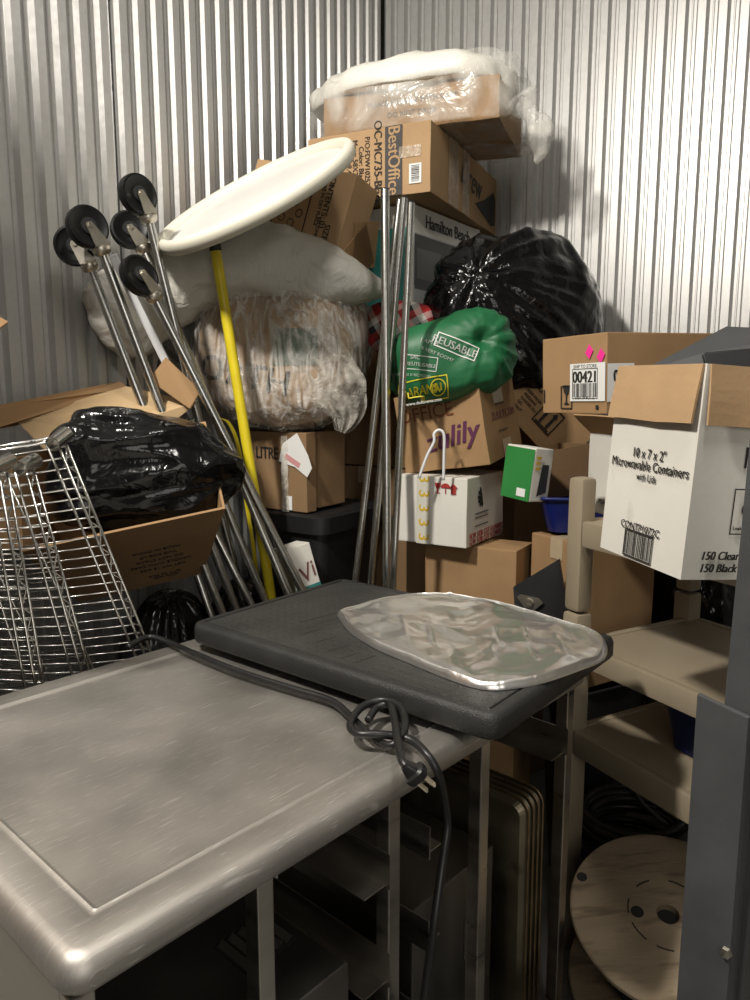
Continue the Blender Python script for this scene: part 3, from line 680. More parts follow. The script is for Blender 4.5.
# cardboard behind the left edge and stacked bags on the floor behind the table
def bag(label, c, rad, rot=0, seed=1, power=2.4, knot=None, amp=1., sub=6, group=None):
    bm = BM(); add_blob(bm, c, rad, Matrix.Rotation(R(rot), 4, 'Z'), sub, power); c = V(c)
    kd = (V(knot) - c).normalized() if knot is not None else V((0, 0, 1))
    u = kd.orthogonal().normalized(); w_ = kd.cross(u)
    def f(p, nrm):
        q = p - c; ang = math.atan2(q.dot(w_), q.dot(u)); al = q.dot(kd) / max(rad)
        g = noise.noise(V((math.cos(ang) * 3.2, math.sin(ang) * 3.2, al * .8 + seed)))
        return amp * (.024 * (1 - 2.4 * abs(g)) * max(.1, .35 + al * .65) + .032 * crease(p, 3.4, 2, seed) + .010 * crease(p, 8, 3, seed + 5))
    displace(bm, f)
    for v in bm.verts: v.co.z = max(v.co.z, .003)
    o = obj('trash_bag', bm, MAT['bag_black'], smooth=True); return tag(o, label, 'trash bag', group)
bag('dull black rubbish bag on the floor under the open carton, behind the wire shelves', (-.61, 2.13, .44), (.17, .11, .43), 56, 3, amp=.5)
bag('black rubbish bag on the floor between the open carton and the leaning posts', (-.42, 2.29, .44), (.13, .10, .43), 56, 8, amp=.5)
# tall stack of cartons against the left wall, its flap corner just showing at the photo edge; it shades the lower wall
K = V((-.92, 1.12, 0)); SK = M3(DL, -DR, V((0, 0, 1)), K) if (DL.cross(-DR)).z > 0 else M3(-DR, DL, V((0, 0, 1)), K)
for k, lab in enumerate(('bottom carton of the tall stack at the left wall, whitened to brighten the table side', 'second brown carton up in the tall stack at the left wall', 'third carton of the tall left stack, its flap corner poking out', 'topmost brown carton of the tall stack at the left wall')):
    t_, a0_, b0_, h0_ = carton('carton', lab, 'carton', (SK @ Matrix.Translation((0, 0, .001 + .6875 * k)), .50, .44, .683), MAT['card_white' if k == 0 else 'card'], 'cartons stacked out by the left wall', seed=k)  # unseen lowest carton is white to lighten its reflection in the table panel
    if k == 2: slab_poly('flap', [V((-.925, 1.135, 1.80)), P(9, 322, 1.22), P(-30, 352, 1.20), V((-.925, 1.135, 1.50))], .004, MAT['card'], t_)

# ---- chrome wire shelves leaning on their ends
MAT['wire'] = mat('chrome_wire', (.62, .61, .58), .2, 1.)
def wire_shelf(label, top, Yt, low, Yl, wide, group, ang=0):
    A, B = P(*top, Yt), P(*low, Yl); d = (B - A) / (A.z - B.z); G = A + d * (A.z - .09)
    z = (A - G).normalized(); Ln = (A - G).length
    h = V((-math.cos(R(ang)), -math.sin(R(ang)), 0)); h = (h - z * h.dot(z)).normalized(); y = z.cross(h)   # h: across, away from the right edge
    M = M3(h, y, z, G); t = thing('wire_shelf', label, 'wire shelf', M, group)
    for k, x in enumerate((0, wide)):
        o = BM(); add_tube(o, [(x, 0, .02), (x, 0, Ln - .02)], .003, 8); add_tube(o, [(x, .028, .02), (x, .028, Ln - .02)], .003, 8)
        zz = [(x, .028 * (i % 2), .02 + (Ln - .04) * i / 40) for i in range(41)]; add_tube(o, zz, .002, 6); obj('side_truss', o, MAT['wire'], t, local=True, smooth=True)
    for k, zc_ in enumerate((.0, Ln)):
        o = BM(); add_tube(o, [(.015, 0, zc_), (wide - .015, 0, zc_)], .0035, 8); add_tube(o, [(.015, .028, zc_), (wide - .015, .028, zc_)], .003, 8)
        zz = [(.015 + (wide - .03) * i / 16, .028 * (i % 2), zc_) for i in range(17)]; add_tube(o, zz, .002, 6); obj('end_truss', o, MAT['wire'], t, local=True, smooth=True)
    for f in (.09, .36, .64):
        o = BM(); x = wide * f; add_tube(o, [(x, .004, .0), (x, .004, Ln)], .003, 8); obj('support_wire', o, MAT['wire'], t, local=True, smooth=True)
    o = BM(); nw = int(Ln / .024)
    for i in range(1, nw):
        zz = Ln * i / nw; add_tube(o, [(0, -.004, zz), (wide, -.004, zz)], .0020, 6)
    s = obj('deck_wires', o, MAT['wire'], t, local=True, smooth=True)
    for x, zc_ in ((0, 0), (wide, 0), (0, Ln), (wide, Ln)):
        o = BM(); add_lathe(o, [(.0135, -.012), (.0165, -.012), (.0155, .045), (.0135, .045)], 20, Matrix.Translation((x, 0, zc_)) @ M3((1, 0, 0), (0, 0, -1), (0, 1, 0), (0, 0, 0)), close=True)
        obj('corner_collar', o, MAT['wire'], t, local=True, smooth=True, angle=40)
    return t
GW = 'chrome wire shelves leaning behind the table'
wire_shelf('chrome wire shelf with the highest corner collar, leaning nearest the black bag', (63, 436), 1.55, (146, 640), 1.70, .45, GW, -6)
wire_shelf('chrome wire shelf leaning in the middle, its collar just below the highest one', (32, 462), 1.52, (86, 660), 1.61, .45, GW, -6)
wire_shelf('chrome wire shelf leaning at the photo left edge, nearest the viewer', (6, 462), 1.44, (42, 676), 1.51, .45, GW, -6)
# ------------------------------------------------------------------ corner pile
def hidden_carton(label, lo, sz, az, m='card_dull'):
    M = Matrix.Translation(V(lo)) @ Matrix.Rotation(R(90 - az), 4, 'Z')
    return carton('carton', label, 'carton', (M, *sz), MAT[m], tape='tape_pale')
# column in the corner carrying the upper boxes
z = 0
KL = ['big plain cardboard carton at the foot of the corner stack', 'plain brown carton second up in the corner stack behind the right chrome poles', 'shadowed brown carton third up in the corner stack, under the microwave box']
for k, hh in enumerate((.60, .60, .535)):
    hidden_carton(KL[k], (.11 + .005 * k, 2.66, z + .001), (.40, .38, hh - .006), 34); z += hh
# microwave oven box
M_, a, b, h = near_frame(411, 203, 303, 2.62, 34, 391, 479)
M_.translation.z = 1.737; h = P(411, 203, 2.62).z - 1.737
t, a, b, h = carton('microwave_box', 'white and grey microwave oven carton with black oven picture, in the corner stack', 'carton', (M_, a, .26, h), MAT['card_white'], seam=False)
FM = lambda x, y, r=0: at('R', a, b, h, x, y, r)
bm = BM(); add_box(bm, (.012, h * .02, 0), (a - .006, h * .755, .0004), FM(0, 0)); p = obj('printed_panel', bm, mat('print_pale_grey', (.40, .41, .40), .5), t, local=True)
bm = BM(); add_box(bm, (.015, h * .27, .0004), (a * .74, h * .74, .0009), FM(0, 0)); obj('printed_oven', bm, MAT['print_grey'], p, local=True)
bm = BM(); add_box(bm, (.03, h * .34, .0009), (a * .40, h * .62, .0013), FM(0, 0)); obj('oven_window', bm, MAT['print_glass'], p, local=True)
bm = BM(); add_box(bm, (.018, h * .245, .0004), (a * .74, h * .272, .0012), FM(0, 0)); obj('oven_base_line', bm, MAT['print_dark'], p, local=True)
bm = BM(); add_box(bm, (a * .56, h * .29, .0009), (a * .73, h * .72, .0012), FM(0, 0)); obj('control_panel', bm, MAT['print_dark'], p, local=True)
MAT['food'] = mat('print_food', (.50, .24, .10), .5, var=.7, vscale=60)
bm = BM(); add_prism(bm, [(a * .86 + .045 * math.cos(k * .52) * (1 + .2 * math.sin(k * 2.1)), h * .56 + .045 * math.sin(k * .52) * (1 + .2 * math.cos(k * 1.7))) for k in range(12)], .0004, .0009, FM(0, 0)); obj('food_picture', bm, MAT['food'], p, local=True)
text_on(t, 'Hamilton Beach', .062, FM(a * .50, h * .875), MAT['dark'], squeeze=.85, bold=.01)
MAT['teal'] = mat('print_teal', (.04, .22, .20), .5, var=.25, vscale=12)
bm = BM(); add_box(bm, (.03, .03, 0), (b - .003, h * .80, .0004), at('L', a, b, h, 0, 0)); obj('teal_panel', bm, MAT['teal'], t, local=True)
zt = 1.737 + h
# office chair carton lying on its side
M_, a, b, h = near_frame(430, 122, 194, 2.50, 25, 308, 496)
M_.translation.z = max(M_.translation.z, zt + .007)
t, a, b, h = carton('chair_carton', 'brown office chair carton with dark printed band, lying on the microwave box', 'carton', (M_, a, b, h), MAT['card_light'], wob=.002)
LM = lambda x, y, r=0: at('L', a, b, h, x, y, r)
x0 = b * .65; x1 = b * .785
bm = BM(); add_box(bm, (x0, .001, 0), (x1, h - .001, .0005), LM(0, 0)); p = obj('dark_band', bm, MAT['ink_band'], t, local=True)
text_on(p, 'BestOffice', .060, LM((x0 + x1) / 2, h * .5, -90) @ Matrix.Translation((0, 0, .0006)), MAT['card_light'], squeeze=.85, bold=.012)
for s, xx, sz, bo in (('OC-MC735-Black', .54, .040, .012), ('P/O:FDW10253-1', .455, .026, .004), ('Color: Black', .405, .026, .004), ('Meas: 58X26X58', .355, .026, .004), ('GW: 9.4 kgs', .305, .026, .004), ('NW: 8.1 kgs', .255, .026, .004), ('Made In China', .185, .030, .01)):
    text_on(t, s, sz, LM(b * (xx + .05), h * .5, -90), MAT['dark'], squeeze=.9, bold=bo)
bm = BM(); rect_line(bm, b * .06, h * .60, b * .15, h * .92, .004, LM(0, 0)); obj('printed_frame', bm, MAT['dark'], t, local=True)
bm = BM(); add_box(bm, (b * .84, h * .14, 0), (b * .935, h * .42, .0005), LM(0, 0)); p = obj('barcode_label', bm, MAT['paper'], t, local=True)
bm = BM(); bars(bm, .05, .028, LM(b * .888, h * .28, 90) @ Matrix.Translation((0, 0, .0006)), 18, 4); obj('barcode', bm, MAT['dark'], p, local=True)
bm = BM(); add_box(bm, (b * .76, h * .52, 0), (b * .93, h * .68, .0006), LM(0, 0)); obj('tape_scrap', bm, MAT['tape_clear'], t, local=True)
RM_ = lambda x, y, r=0: at('R', a, b, h, x, y, r)
for q in ((.22, .36), (.42, .52)):
    bm = BM(); add_box(bm, (a * q[0], .0, 0), (a * q[1], h, .0006), RM_(0, 0)); obj('packing_tape', bm, MAT['tape_clear'], t, local=True)
bm = BM(); add_prism(bm, [(a * .62, h * .30), (a * .78, h * .48), (a * .93, h * .72), (a * .97, h * .60), (a * .965, h * .16), (a * .90, h * .10)], 0, .0006, RM_(0, 0)); obj('torn_hole', bm, MAT['dark'], t, local=True)
text_on(t, 'Drew', .13, RM_(a * .55, h * .62, -4), MAT['dark'], shear=.3, squeeze=.8)
ct = M_.translation.z + h
# carton in a milky plastic bag on the very top
M_, a, b, h = near_frame(499, 80, 124, 2.50, 20, 324, 521)
M_.translation.z = ct + .007
t, a, b, h = carton('wrapped_carton', 'long brown carton in a milky plastic bag on top of the corner stack', 'carton', (M_, a, b, h), MAT['card'], seam=False, wob=.003)
for k, s in enumerate(('PLEASE HANDLE WITH CARE', 'DO NOT DROP')):
    text_on(t, s, .024, at('L', a, b, h, b * .52, h * (.66 - .3 * k)), MAT['print_grey'], squeeze=1.0)
WB = (M_.copy(), a, b, h)
MAT['milky'] = film_mat('milky_film', (.90, .88, .82), .10, .62, 6, bump=.5, stretch=(1, 1, 1))
MAT['milky_full'] = crinkle_mat('white_cups', (.86, .84, .76), .4, 9, .2)
n = 30
Mi = M_
top = [Mi @ V((a * .46, b * f, h + .025)) for f in (.0, .15, .4, .65, .88, 1.14)]
cs = lerp_list(top, n); bm = BM()
add_loft(bm, cs, lerp_list([.06, a * .48, a * .54, a * .54, a * .48, .09], n), lerp_list([.03, .06, .085, .08, .07, .045], n), Mi.to_3x3() @ V((1, 0, 0)), V((0, 0, 1)), 48, 2.6)
displace(bm, lambda p, nn: .020 * crease(p, 5, 2, 2) + .008 * crease(p, 13, 2, 2))
zmin = (Mi @ V((0, 0, h))).z + .002
for v in bm.verts: v.co.z = max(v.co.z, zmin)
obj('white_contents', bm, MAT['milky_full'], t, smooth=True)
# the bag itself: a loose sleeve with a tied end
top = [Mi @ V((a * .5, b * f, h * .62)) for f in (1.2, 1.12, .95, .7, .4, .1, -.06)]
n = 44; cs = lerp_list(top, n); bm = BM()
add_loft(bm, cs, lerp_list([.03, .15, a * .53 + .01, a * .55 + .01, a * .55 + .01, a * .55 + .01, a * .50], n), lerp_list([.02, .08, .135, .155, .155, .155, .13], n), Mi.to_3x3() @ V((1, 0, 0)), V((0, 0, 1)), 70, 3.4)
displace(bm, lambda p, nn: .014 * crease(V((p.x * .5, p.y, p.z * 1.6)), 6, 2, 7) + .003 * crease(p, 17, 2, 2))
zmin = (Mi @ V((0, 0, 0))).z - .012
fl = M_.translation.z - .002
for v in bm.verts:
    q = Mi.inverted() @ v.co
    if v.co.z < fl: v.co.z = fl - .03 * max(0, q.x / a - .35) * 1.2 if False else fl + .001
film = obj('plastic_bag', bm, MAT['milky'], t, smooth=True)
kn = P(531, 112, 2.56); bm = BM()
pth = [P(521, 100, 2.58), P(528, 110, 2.57), P(533, 118, 2.56), P(539, 128, 2.56), P(543, 142, 2.57), P(540, 158, 2.58)]
n = 26; add_loft(bm, lerp_list(pth, n), lerp_list([.05, .022, .018, .03, .035, .02], n), lerp_list([.05, .024, .018, .035, .03, .012], n), FWD, V((.86, -.1, .5)).normalized(), 40)
displace(bm, lambda p, nn: .012 * crease(p, 13, 3, 5)); obj('tied_end', bm, MAT['milky'], t, smooth=True)

# diaper carton tilted on the sack
Yd = 2.42
TRc, BRc = P(357, 174, Yd), P(333, 262, Yd)
zz = (TRc - BRc).normalized(); hh = (TRc - BRc).length
ld = P(258, 192, Yd + .16) - TRc; ld -= zz * zz.dot(ld); bb = ld.length * 1.1; ld.normalize(); aa = ld.cross(zz)
M_ = M3(aa, ld, zz, BRc - zz * .0)
dims = (.15, bb, hh)
t, a, b, h = carton('carton', 'tilted brown carton with printed warning panel, under the round white table top', 'carton', (M_, *dims), MAT['card_light'], seam=False)
LM = lambda x, y, r=0: at('L', a, b, h, x, y, r)
rx0, rx1 = b * .30, b * .64
bm = BM(); rect_line(bm, rx0, h * .16, rx1, h * .80, .004, LM(0, 0)); obj('printed_frame', bm, MAT['dark'], t, local=True)
bm = BM()
for k in range(5):
    A_ = k * 1.2566; cx, cy_ = (rx0 + rx1) / 2 + .035 * math.cos(A_), h * .46 + .035 * math.sin(A_)
    add_lathe(bm, [(.011, 0), (.014, 0), (.014, .0005), (.011, .0005)], 14, LM(cx, cy_), close=True)
obj('printed_symbol', bm, MAT['dark'], t, local=True)
for s, xx, yy, sz in (('MADE IN USA', .47, .68, .022), ('DIAPERS', .47, .24, .02), ('CONTENTS: 01', .80, .66, .030), ('STORE IN DRY PLACE', .74, .64, .018), ('SIZES 01', .86, .22, .030), ('RECOMMENDED', .77, .24, .018)):
    text_on(t, s, sz, LM(b * xx, h * yy, -90 if xx > .6 else 0), MAT['dark'], squeeze=.9, bold=.01)
text_on(t, 'SIZES', .075, LM(b * .15, h * .28, -90), MAT['dark'], bold=.015)
# flaps crossed on its end
for q, rot in (((.02, .05), 38), ((.10, .0), -20)):
    bm = BM(); add_box(bm, (.01, -.008, 0), (.16, -.004, .15)); bm.transform(Matrix.Translation((q[0], 0, q[1])) @ Matrix.Rotation(R(rot), 4, 'Y') )
    obj('end_flap', bm, MAT['card'], t, local=True)

# white woven sack lying across
MAT['sack'] = crinkle_mat('white_woven_sack', (.66, .64, .58), .55, 7, .55, spec=.3, dist=.012)
Ys = 2.36
px_c = [(388, 288), (378, 288), (345, 281), (300, 270), (255, 263), (215, 264), (180, 278), (150, 300), (128, 312), (106, 305), (97, 296)]
hz = [4, 9, 21, 32, 33, 36, 40, 42, 34, 24, 6]
yy = [2.36, 2.38, 2.41, 2.43, 2.43, 2.41, 2.36, 2.29, 2.24, 2.21, 2.20]
n = 70; cs = lerp_list([P(x, y, Y + .0) for (x, y), Y in zip(px_c, yy)], n); k_ = 1 / 310
ryv = lerp_list([v * k_ for v in hz], n); rxv = lerp_list([.01, .04, .09, .12, .13, .12, .09, .05, .035, .025, .01], n)
bm = BM(); add_loft(bm, cs, rxv, ryv, V((.15, .99, 0)).normalized(), V((.1, 0, 1)).normalized(), 80, 2.2)
e0 = cs[0]
def sackf(p, nn):
    dl = (p - cs[-20]).length; dr = (p - e0).length
    return .020 * crease(p, 3.6, 3, 11) * min(1, dr * 4) * (1.0 if p.x < -.28 else .3) + (.015 * crease(V((p.x, p.y, p.z * 1.5)), 6, 3, 2) + .006 * crease(p, 15, 2, 6)) * min(1, dr * 5)
displace(bm, sackf)
tag(obj('woven_sack', bm, MAT['sack'], smooth=True), 'long white woven sack with pointed end draped over the wrapped bundle', 'sack')

# bundle wrapped in clear film
MAT['bundle'] = mat('brown_bundle', (.42, .31, .21), .6, var=.35, vscale=6, bump=.3, bscale=25)
MAT['film'] = film_mat('clear_film_glints', (.86, .83, .78), .02, .75, 9, rough=.12, bump=1.0, stretch=(5, 5, .7))  # whitish opacity streaks paint the highlights on the film
bc = P(278, 358, 2.465); t = thing('wrapped_bundle', 'big brown bundle wrapped in shiny clear film, below the white sack', 'bundle', V((bc.x, bc.y, bc.z - .23)))
bm = BM(); add_blob(bm, bc, (.255, .155, .208), Matrix.Rotation(R(-8), 4, 'Z'), 6, 2.7); displace(bm, lambda p, nn: .02 * crease(p, 4, 3, 1) + .006 * crease(p, 14, 2, 4)); bb_ = BVHTree.FromBMesh(bm); obj('contents', bm, MAT['bundle'], t, smooth=True)
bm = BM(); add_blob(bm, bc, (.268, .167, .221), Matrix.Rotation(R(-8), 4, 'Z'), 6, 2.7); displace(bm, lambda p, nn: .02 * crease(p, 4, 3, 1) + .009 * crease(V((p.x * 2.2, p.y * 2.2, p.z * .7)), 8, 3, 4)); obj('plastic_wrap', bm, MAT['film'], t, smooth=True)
bm = text_bm('NORTH', .11, bold=.01); bm.transform(M3((.97, .05, -.2), (.2, .1, .97), (0, -1, .1), P(222, 372, 2.2))); drape(bm, bb_, V((0, 1, 0)), .003); obj('printed_lettering', bm, MAT['dark'], t)
bm = BM(); add_box(bm, (-.07, -.055, 0), (.07, .055, .001)); bmesh.ops.subdivide_edges(bm, edges=bm.edges[:], cuts=6, use_grid_fill=True); bm.transform(M3((1, 0, 0), (0, .1, 1), (0, -1, .1), P(292, 345, 2.2))); drape(bm, bb_, V((0, 1, 0)), .003); obj('green_label', bm, mat('dull_green', (.12, .16, .12), .5), t)
# second smaller wrapped lump at the right with a yellow strap, and a loose film tail
b2 = P(346, 335, 2.52); bm = BM(); add_blob(bm, b2, (.075, .10, .12), None, 5, 2.8); displace(bm, lambda p, nn: .014 * crease(p, 6, 3, 6))
t2 = thing('wrapped_parcel', 'small orange brown parcel in clear film with a yellow strap, right of the big bundle', 'parcel', V((b2.x, b2.y, b2.z - .14)))
b2v = BVHTree.FromBMesh(bm); obj('contents', bm, mat('orange_parcel', (.33, .19, .11), .5, var=.4, vscale=8), t2, smooth=True)
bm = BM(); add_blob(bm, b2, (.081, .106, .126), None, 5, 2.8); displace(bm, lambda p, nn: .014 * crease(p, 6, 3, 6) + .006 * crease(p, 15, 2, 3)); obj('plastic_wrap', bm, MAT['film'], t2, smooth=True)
bm = BM(); pts = smooth_path([P(317, 308, 2.40), P(326, 315, 2.39), P(335, 325, 2.385), P(338, 335, 2.385), P(339, 350, 2.39)], 5); add_loft(bm, pts, [.011] * len(pts), [.002] * len(pts), V((.8, 0, .6)), V((0, 1, 0)), 10); obj('yellow_strap', bm, MAT['yellow'], t2, smooth=True)
MAT['film_tail'] = film_mat('film_tail', (.80, .76, .68), .10, .62, 13, rough=.12, bump=1.0)
tail = [(280, 318, 2.30), (305, 335, 2.285), (325, 360, 2.28), (338, 390, 2.28), (345, 415, 2.29), (341, 432, 2.30)]
nn_ = 26; cs = lerp_list([P(*q) for q in tail], nn_); wd = lerp_list([.05, .065, .075, .085, .06, .02], nn_); bm = BM(); rows = []
for i, c in enumerate(cs):
    tt = (cs[min(i + 1, nn_ - 1)] - cs[max(i - 1, 0)]).normalized(); sd_ = V((tt.z, 0, -tt.x)).normalized(); row = []
    for k in range(26):
        f = k / 25 * 2 - 1; p = c + sd_ * f * wd[i] * (1 + .25 * noise.noise(V((i * .3, f * 2, 0)))); p.y += .016 * crease(p, 10, 3, 2) - .01 * (1 - f * f) + .012 * math.sin(f * 9 + i * .2); row.append(bm.verts.new(p))
    rows.append(row)
for r0, r1 in zip(rows, rows[1:]):
    for k in range(25): bm.faces.new((r0[k], r0[k + 1], r1[k + 1], r1[k]))
obj('loose_film_corner', bm, MAT['film_tail'], t, smooth=True)

# round white table top
c = P(256, 197, 2.20); vw = (c - V((0, 0, CAMZ))).normalized(); rr_ = V((vw.y, -vw.x, 0)).normalized(); uu = rr_.cross(vw)
mj = (rr_ * .885 + uu * .465).normalized(); m2 = (rr_ * -.465 + uu * .885).normalized(); nrm = (m2 * .99 - vw * .15).normalized()
Rw = .309; DM = M3(mj, nrm.cross(mj), nrm, c)
t = thing('round_table_top', 'round cream plastic table top tilted on the yellow pole above the sack', 'table top', DM)
MAT['cream'] = mat('cream_plastic', (.78, .75, .63), .38, var=.05, vscale=6); MAT['cream_in'] = mat('cream_inner', (.72, .72, .69), .32, var=.06, vscale=5)
bm = BM(); add_lathe(bm, [(Rw - .030, -.010), (Rw - .010, -.016), (Rw, -.006), (Rw + .002, .012), (Rw - .004, .024), (Rw - .014, .027), (Rw - .024, .022), (Rw - .034, .006)], 96, close=True); obj('rim', bm, MAT['cream'], t, local=True, smooth=True, angle=50)
bm = BM(); add_lathe(bm, [(0, -.004), (Rw - .031, -.004), (Rw - .031, .006), (.12, .003), (0, .003)], 96); obj('panel', bm, MAT['cream_in'], t, local=True, smooth=True, angle=40)
bm = BM(); add_lathe(bm, [(0, -.035), (.20, -.035), (.26, -.012), (.27, -.0045), (0, -.0045)], 72); obj('underside_dish', bm, MAT['cream_in'], t, local=True, smooth=True, angle=40)
bm = BM(); add_box(bm, (-Rw - .012, -.035, -.012), (-Rw + .03, .035, .031), bevel=.006); obj('rim_lug', bm, MAT['cream'], t, local=True, smooth=True, angle=50)

# cartons below the bundle
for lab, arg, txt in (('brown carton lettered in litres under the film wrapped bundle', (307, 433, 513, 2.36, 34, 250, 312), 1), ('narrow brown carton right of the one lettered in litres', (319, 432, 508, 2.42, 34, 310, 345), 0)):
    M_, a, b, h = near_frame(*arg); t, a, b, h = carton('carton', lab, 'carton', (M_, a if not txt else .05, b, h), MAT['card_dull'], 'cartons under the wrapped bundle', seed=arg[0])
    if txt:
        text_on(t, '10 LITRE', .055, at('L', a, b, h, b * .22, h * .72), MAT['dark'], bold=.012, squeeze=.75)
        bm = BM(); vsx = [(.0, .0), (.06, .035), (.105, -.035), (.12, -.075), (.10, -.105), (.05, -.075), (-.02, -.06)]
        add_prism(bm, vsx, .001, .002, at('L', a, b, h, b * .62, h * .86)); pp = obj('paper_scrap', bm, MAT['paper'], t, local=True)
        bm = BM(); line(bm, (.01, -.04), (.07, -.07), .018, at('L', a, b, h, b * .62, h * .86) @ Matrix.Translation((0, 0, .0021))); obj('pink_smudge', bm, mat('pink_ink', (.62, .30, .30), .6), pp, local=True)
        bm = BM(); add_box(bm, (b * .60, .0, .003), (b * .70, h * .95, .0036), at('L', a, b, h, 0, 0)); bmesh.ops.subdivide_edges(bm, edges=bm.edges[:], cuts=8, use_grid_fill=True); displace(bm, lambda p, q: .004 * crease(p, 12, 2, 1)); obj('hanging_film', bm, MAT['film_tail'], t, local=True)
        bm = BM(); add_box(bm, (b * .66, .004, 0), (b * .76, .05, .001), at('L', a, b, h, 0, 0)); obj('white_sticker', bm, MAT['paper'], t, local=True)
zt = P(307, 513, 2.36).z
M_ = Matrix.Translation((P(322, 515, 2.30).x, 2.30, 0)) @ Matrix.Rotation(R(90 - 34), 4, 'Z')
tt = thing('storage_tote', 'black plastic storage tote carrying the cartons under the bundle', 'tote', M_)
bm = BM(); rgs = []
for ins, z in ((.05, .0), (.05, .004), (.02, zt - .10), (.018, zt - .05)):
    rgs.append([bm.verts.new((x, y, z)) for x, y in rrect(ins, ins, .40 - ins, .33 - ins, .04)])
for a_, b_ in zip(rgs, rgs[1:]):
    for k in range(len(a_)): bm.faces.new((a_[k], a_[(k + 1) % len(a_)], b_[(k + 1) % len(a_)], b_[k]))
bm.faces.new(rgs[0][::-1]); bm.faces.new(rgs[-1]); obj('body', bm, MAT['black_plastic'], tt, local=True, smooth=True, angle=40)
bm = BM(); rgs = []
for ins, z in ((.0, zt - .065), (.0, zt - .012), (.006, zt - .006), (.03, zt - .004), (.035, zt - .005)):
    rgs.append([bm.verts.new((x, y, z)) for x, y in rrect(ins, ins, .40 - ins, .33 - ins, .045)])
for a_, b_ in zip(rgs, rgs[1:]):
    for k in range(len(a_)): bm.faces.new((a_[k], a_[(k + 1) % len(a_)], b_[(k + 1) % len(a_)], b_[k]))
bm.faces.new(rgs[0][::-1]); bm.faces.new(rgs[-1]); obj('lid', bm, MAT['black_plastic'], tt, local=True, smooth=True, angle=40)
# small white box with a green stripe below
M_, a, b, h = near_frame(307, 548, 600, 2.20, 60, 297, 331, roll=-14)
t, a, b, h = carton('file_box', 'small white box with dark green stripe leaning low behind the chrome posts', 'carton', (M_, a, .10, h + .10), MAT['card_white'], seam=False)
M_.translation.z -= .10; t.matrix_world = M_
bm = BM(); add_box(bm, (0, .10, 0), (a, .135, .0006), at('R', a, b, h, 0, 0)); obj('green_stripe', bm, MAT['teal'], t, local=True)
text_on(t, 'Vi', .07, at('R', a, b, h, a * .55, h * .66, 20), MAT['ink_maroon'], shear=.3)

# ------------------------------------------------------------------ right poles and right-hand stack
GR = 'bare chrome posts standing right of the sack'
post('bare chrome post, leftmost top of the right bundle', (385, 190), 2.17, (387, 590), 2.10, GR)
post('bare chrome post running to the leftmost foot of the right bundle', (400, 200), 2.27, (354, 590), 2.26, GR, r=.011)
post('bare chrome post with the second foot from left in the right bundle', (404, 198), 2.16, (370, 590), 2.25, GR, r=.011)
post('thin chrome post at the right of the right bundle', (411, 203), 2.05, (393, 590), 2.06, GR, r=.010)

# lower brown carton, white carton, lettered office carton, green bag
zB = .60
hidden_carton('plain brown carton on the floor below the white carton stack', (.42, 2.11, .001), (.17, .30, zB - .006), 30, 'card_dull')
M_, a, b, h = near_frame(515, 550, 612, 2.13, 30, 425, 545)
M_.translation.z = zB; zl = P(515, 550, 2.13).z; h = zl - zB
t, a, b, h = carton('carton', 'plain brown carton under the white carton, behind the foil', 'carton', (M_, .15, b, h - .004), MAT['card'], tape=None)
M_, a, b, h = near_frame(466, 479, 548, 2.14, 32, 397, 503)
M_.translation.z = zl + .002; h = P(466, 479, 2.14).z - zl - .002
t, a, b, h = carton('carton', 'white carton with yellow numbered tape and red symbols, under the lettered brown carton', 'carton', (M_, a, b, h), MAT['card_white'], seam=False)
LM = lambda x, y, r=0: at('L', a, b, h, x, y, r)
bm = BM(); add_box(bm, (b * .30, .0, 0), (b * .50, h, .0004), LM(0, 0)); p = obj('packing_tape', bm, mat('tape_beige', (.62, .60, .52), .4), t, local=True)
for k in range(5): text_on(p, '3', .05, LM(b * .40, h * (.10 + k * .215), -90) @ Matrix.Translation((0, 0, .0008)), MAT['ink_yellow'], bold=.012)
bm = BM(); F3 = LM(b * .60, h * .84)
add_prism(bm, [(-.011, .016), (.011, .016), (.006, .002), (.002, -.002), (.002, -.012), (.009, -.015), (-.009, -.015), (-.002, -.012), (-.002, -.002), (-.006, .002)], 0, .0005, F3)
obj('glass_symbol', bm, MAT['ink_red'], t, local=True)
bm = BM(); add_prism(bm, [(.016 * math.cos(k * .314), .002 + .014 * math.sin(k * .314)) for k in range(11)], 0, .0005, LM(b * .71, h * .84)); line(bm, (0, 0), (0, -.015), .003, LM(b * .71, h * .84)); obj('umbrella_symbol', bm, MAT['ink_red'], t, local=True)
bm = BM(); add_prism(bm, [(0, .017), (.014, .003), (.008, .003), (.008, -.015), (-.008, -.015), (-.008, .003), (-.014, .003)], 0, .0005, LM(b * .82, h * .84)); obj('arrow_symbol', bm, MAT['ink_red'], t, local=True)
RMf = lambda x, y, r=0: at('R', a, b, h, x, y, r)
bm = BM()
for k in range(6): add_prism(bm, [(0, 0), (.028, .007), (.034, 0), (.028, -.005)], 0, .0005, RMf(a * .38, h * .70, 120 + k * 30))
obj('wreath_symbol', bm, MAT['dark'], t, local=True)
for yq in (.46, .40, .16 + .12): bm = BM(); line(bm, (a * .2, h * yq), (a * .55, h * yq), .003, RMf(0, 0)); obj('printed_line', bm, MAT['dark'], t, local=True)
for k, s in enumerate(('N.W. FOR CUT FLOWERS', 'G.W. FOR CUT FLOWERS')): text_on(t, s, .026, RMf(a * .52, h * (.15 - .095 * k)), MAT['ink_red'], bold=.006, squeeze=.85)
zw = zl + .002 + h
O, T_ = P(490, 476, 2.15), P(472, 394, 2.13)
M_, a, b, h = near_frame(481, 394, 476, 2.15, 30, 396, 521, roll=-10)
M_.translation = P(490, 474, 2.16); h *= 1.0
M_.translation.z = max(M_.translation.z, zw + .040)
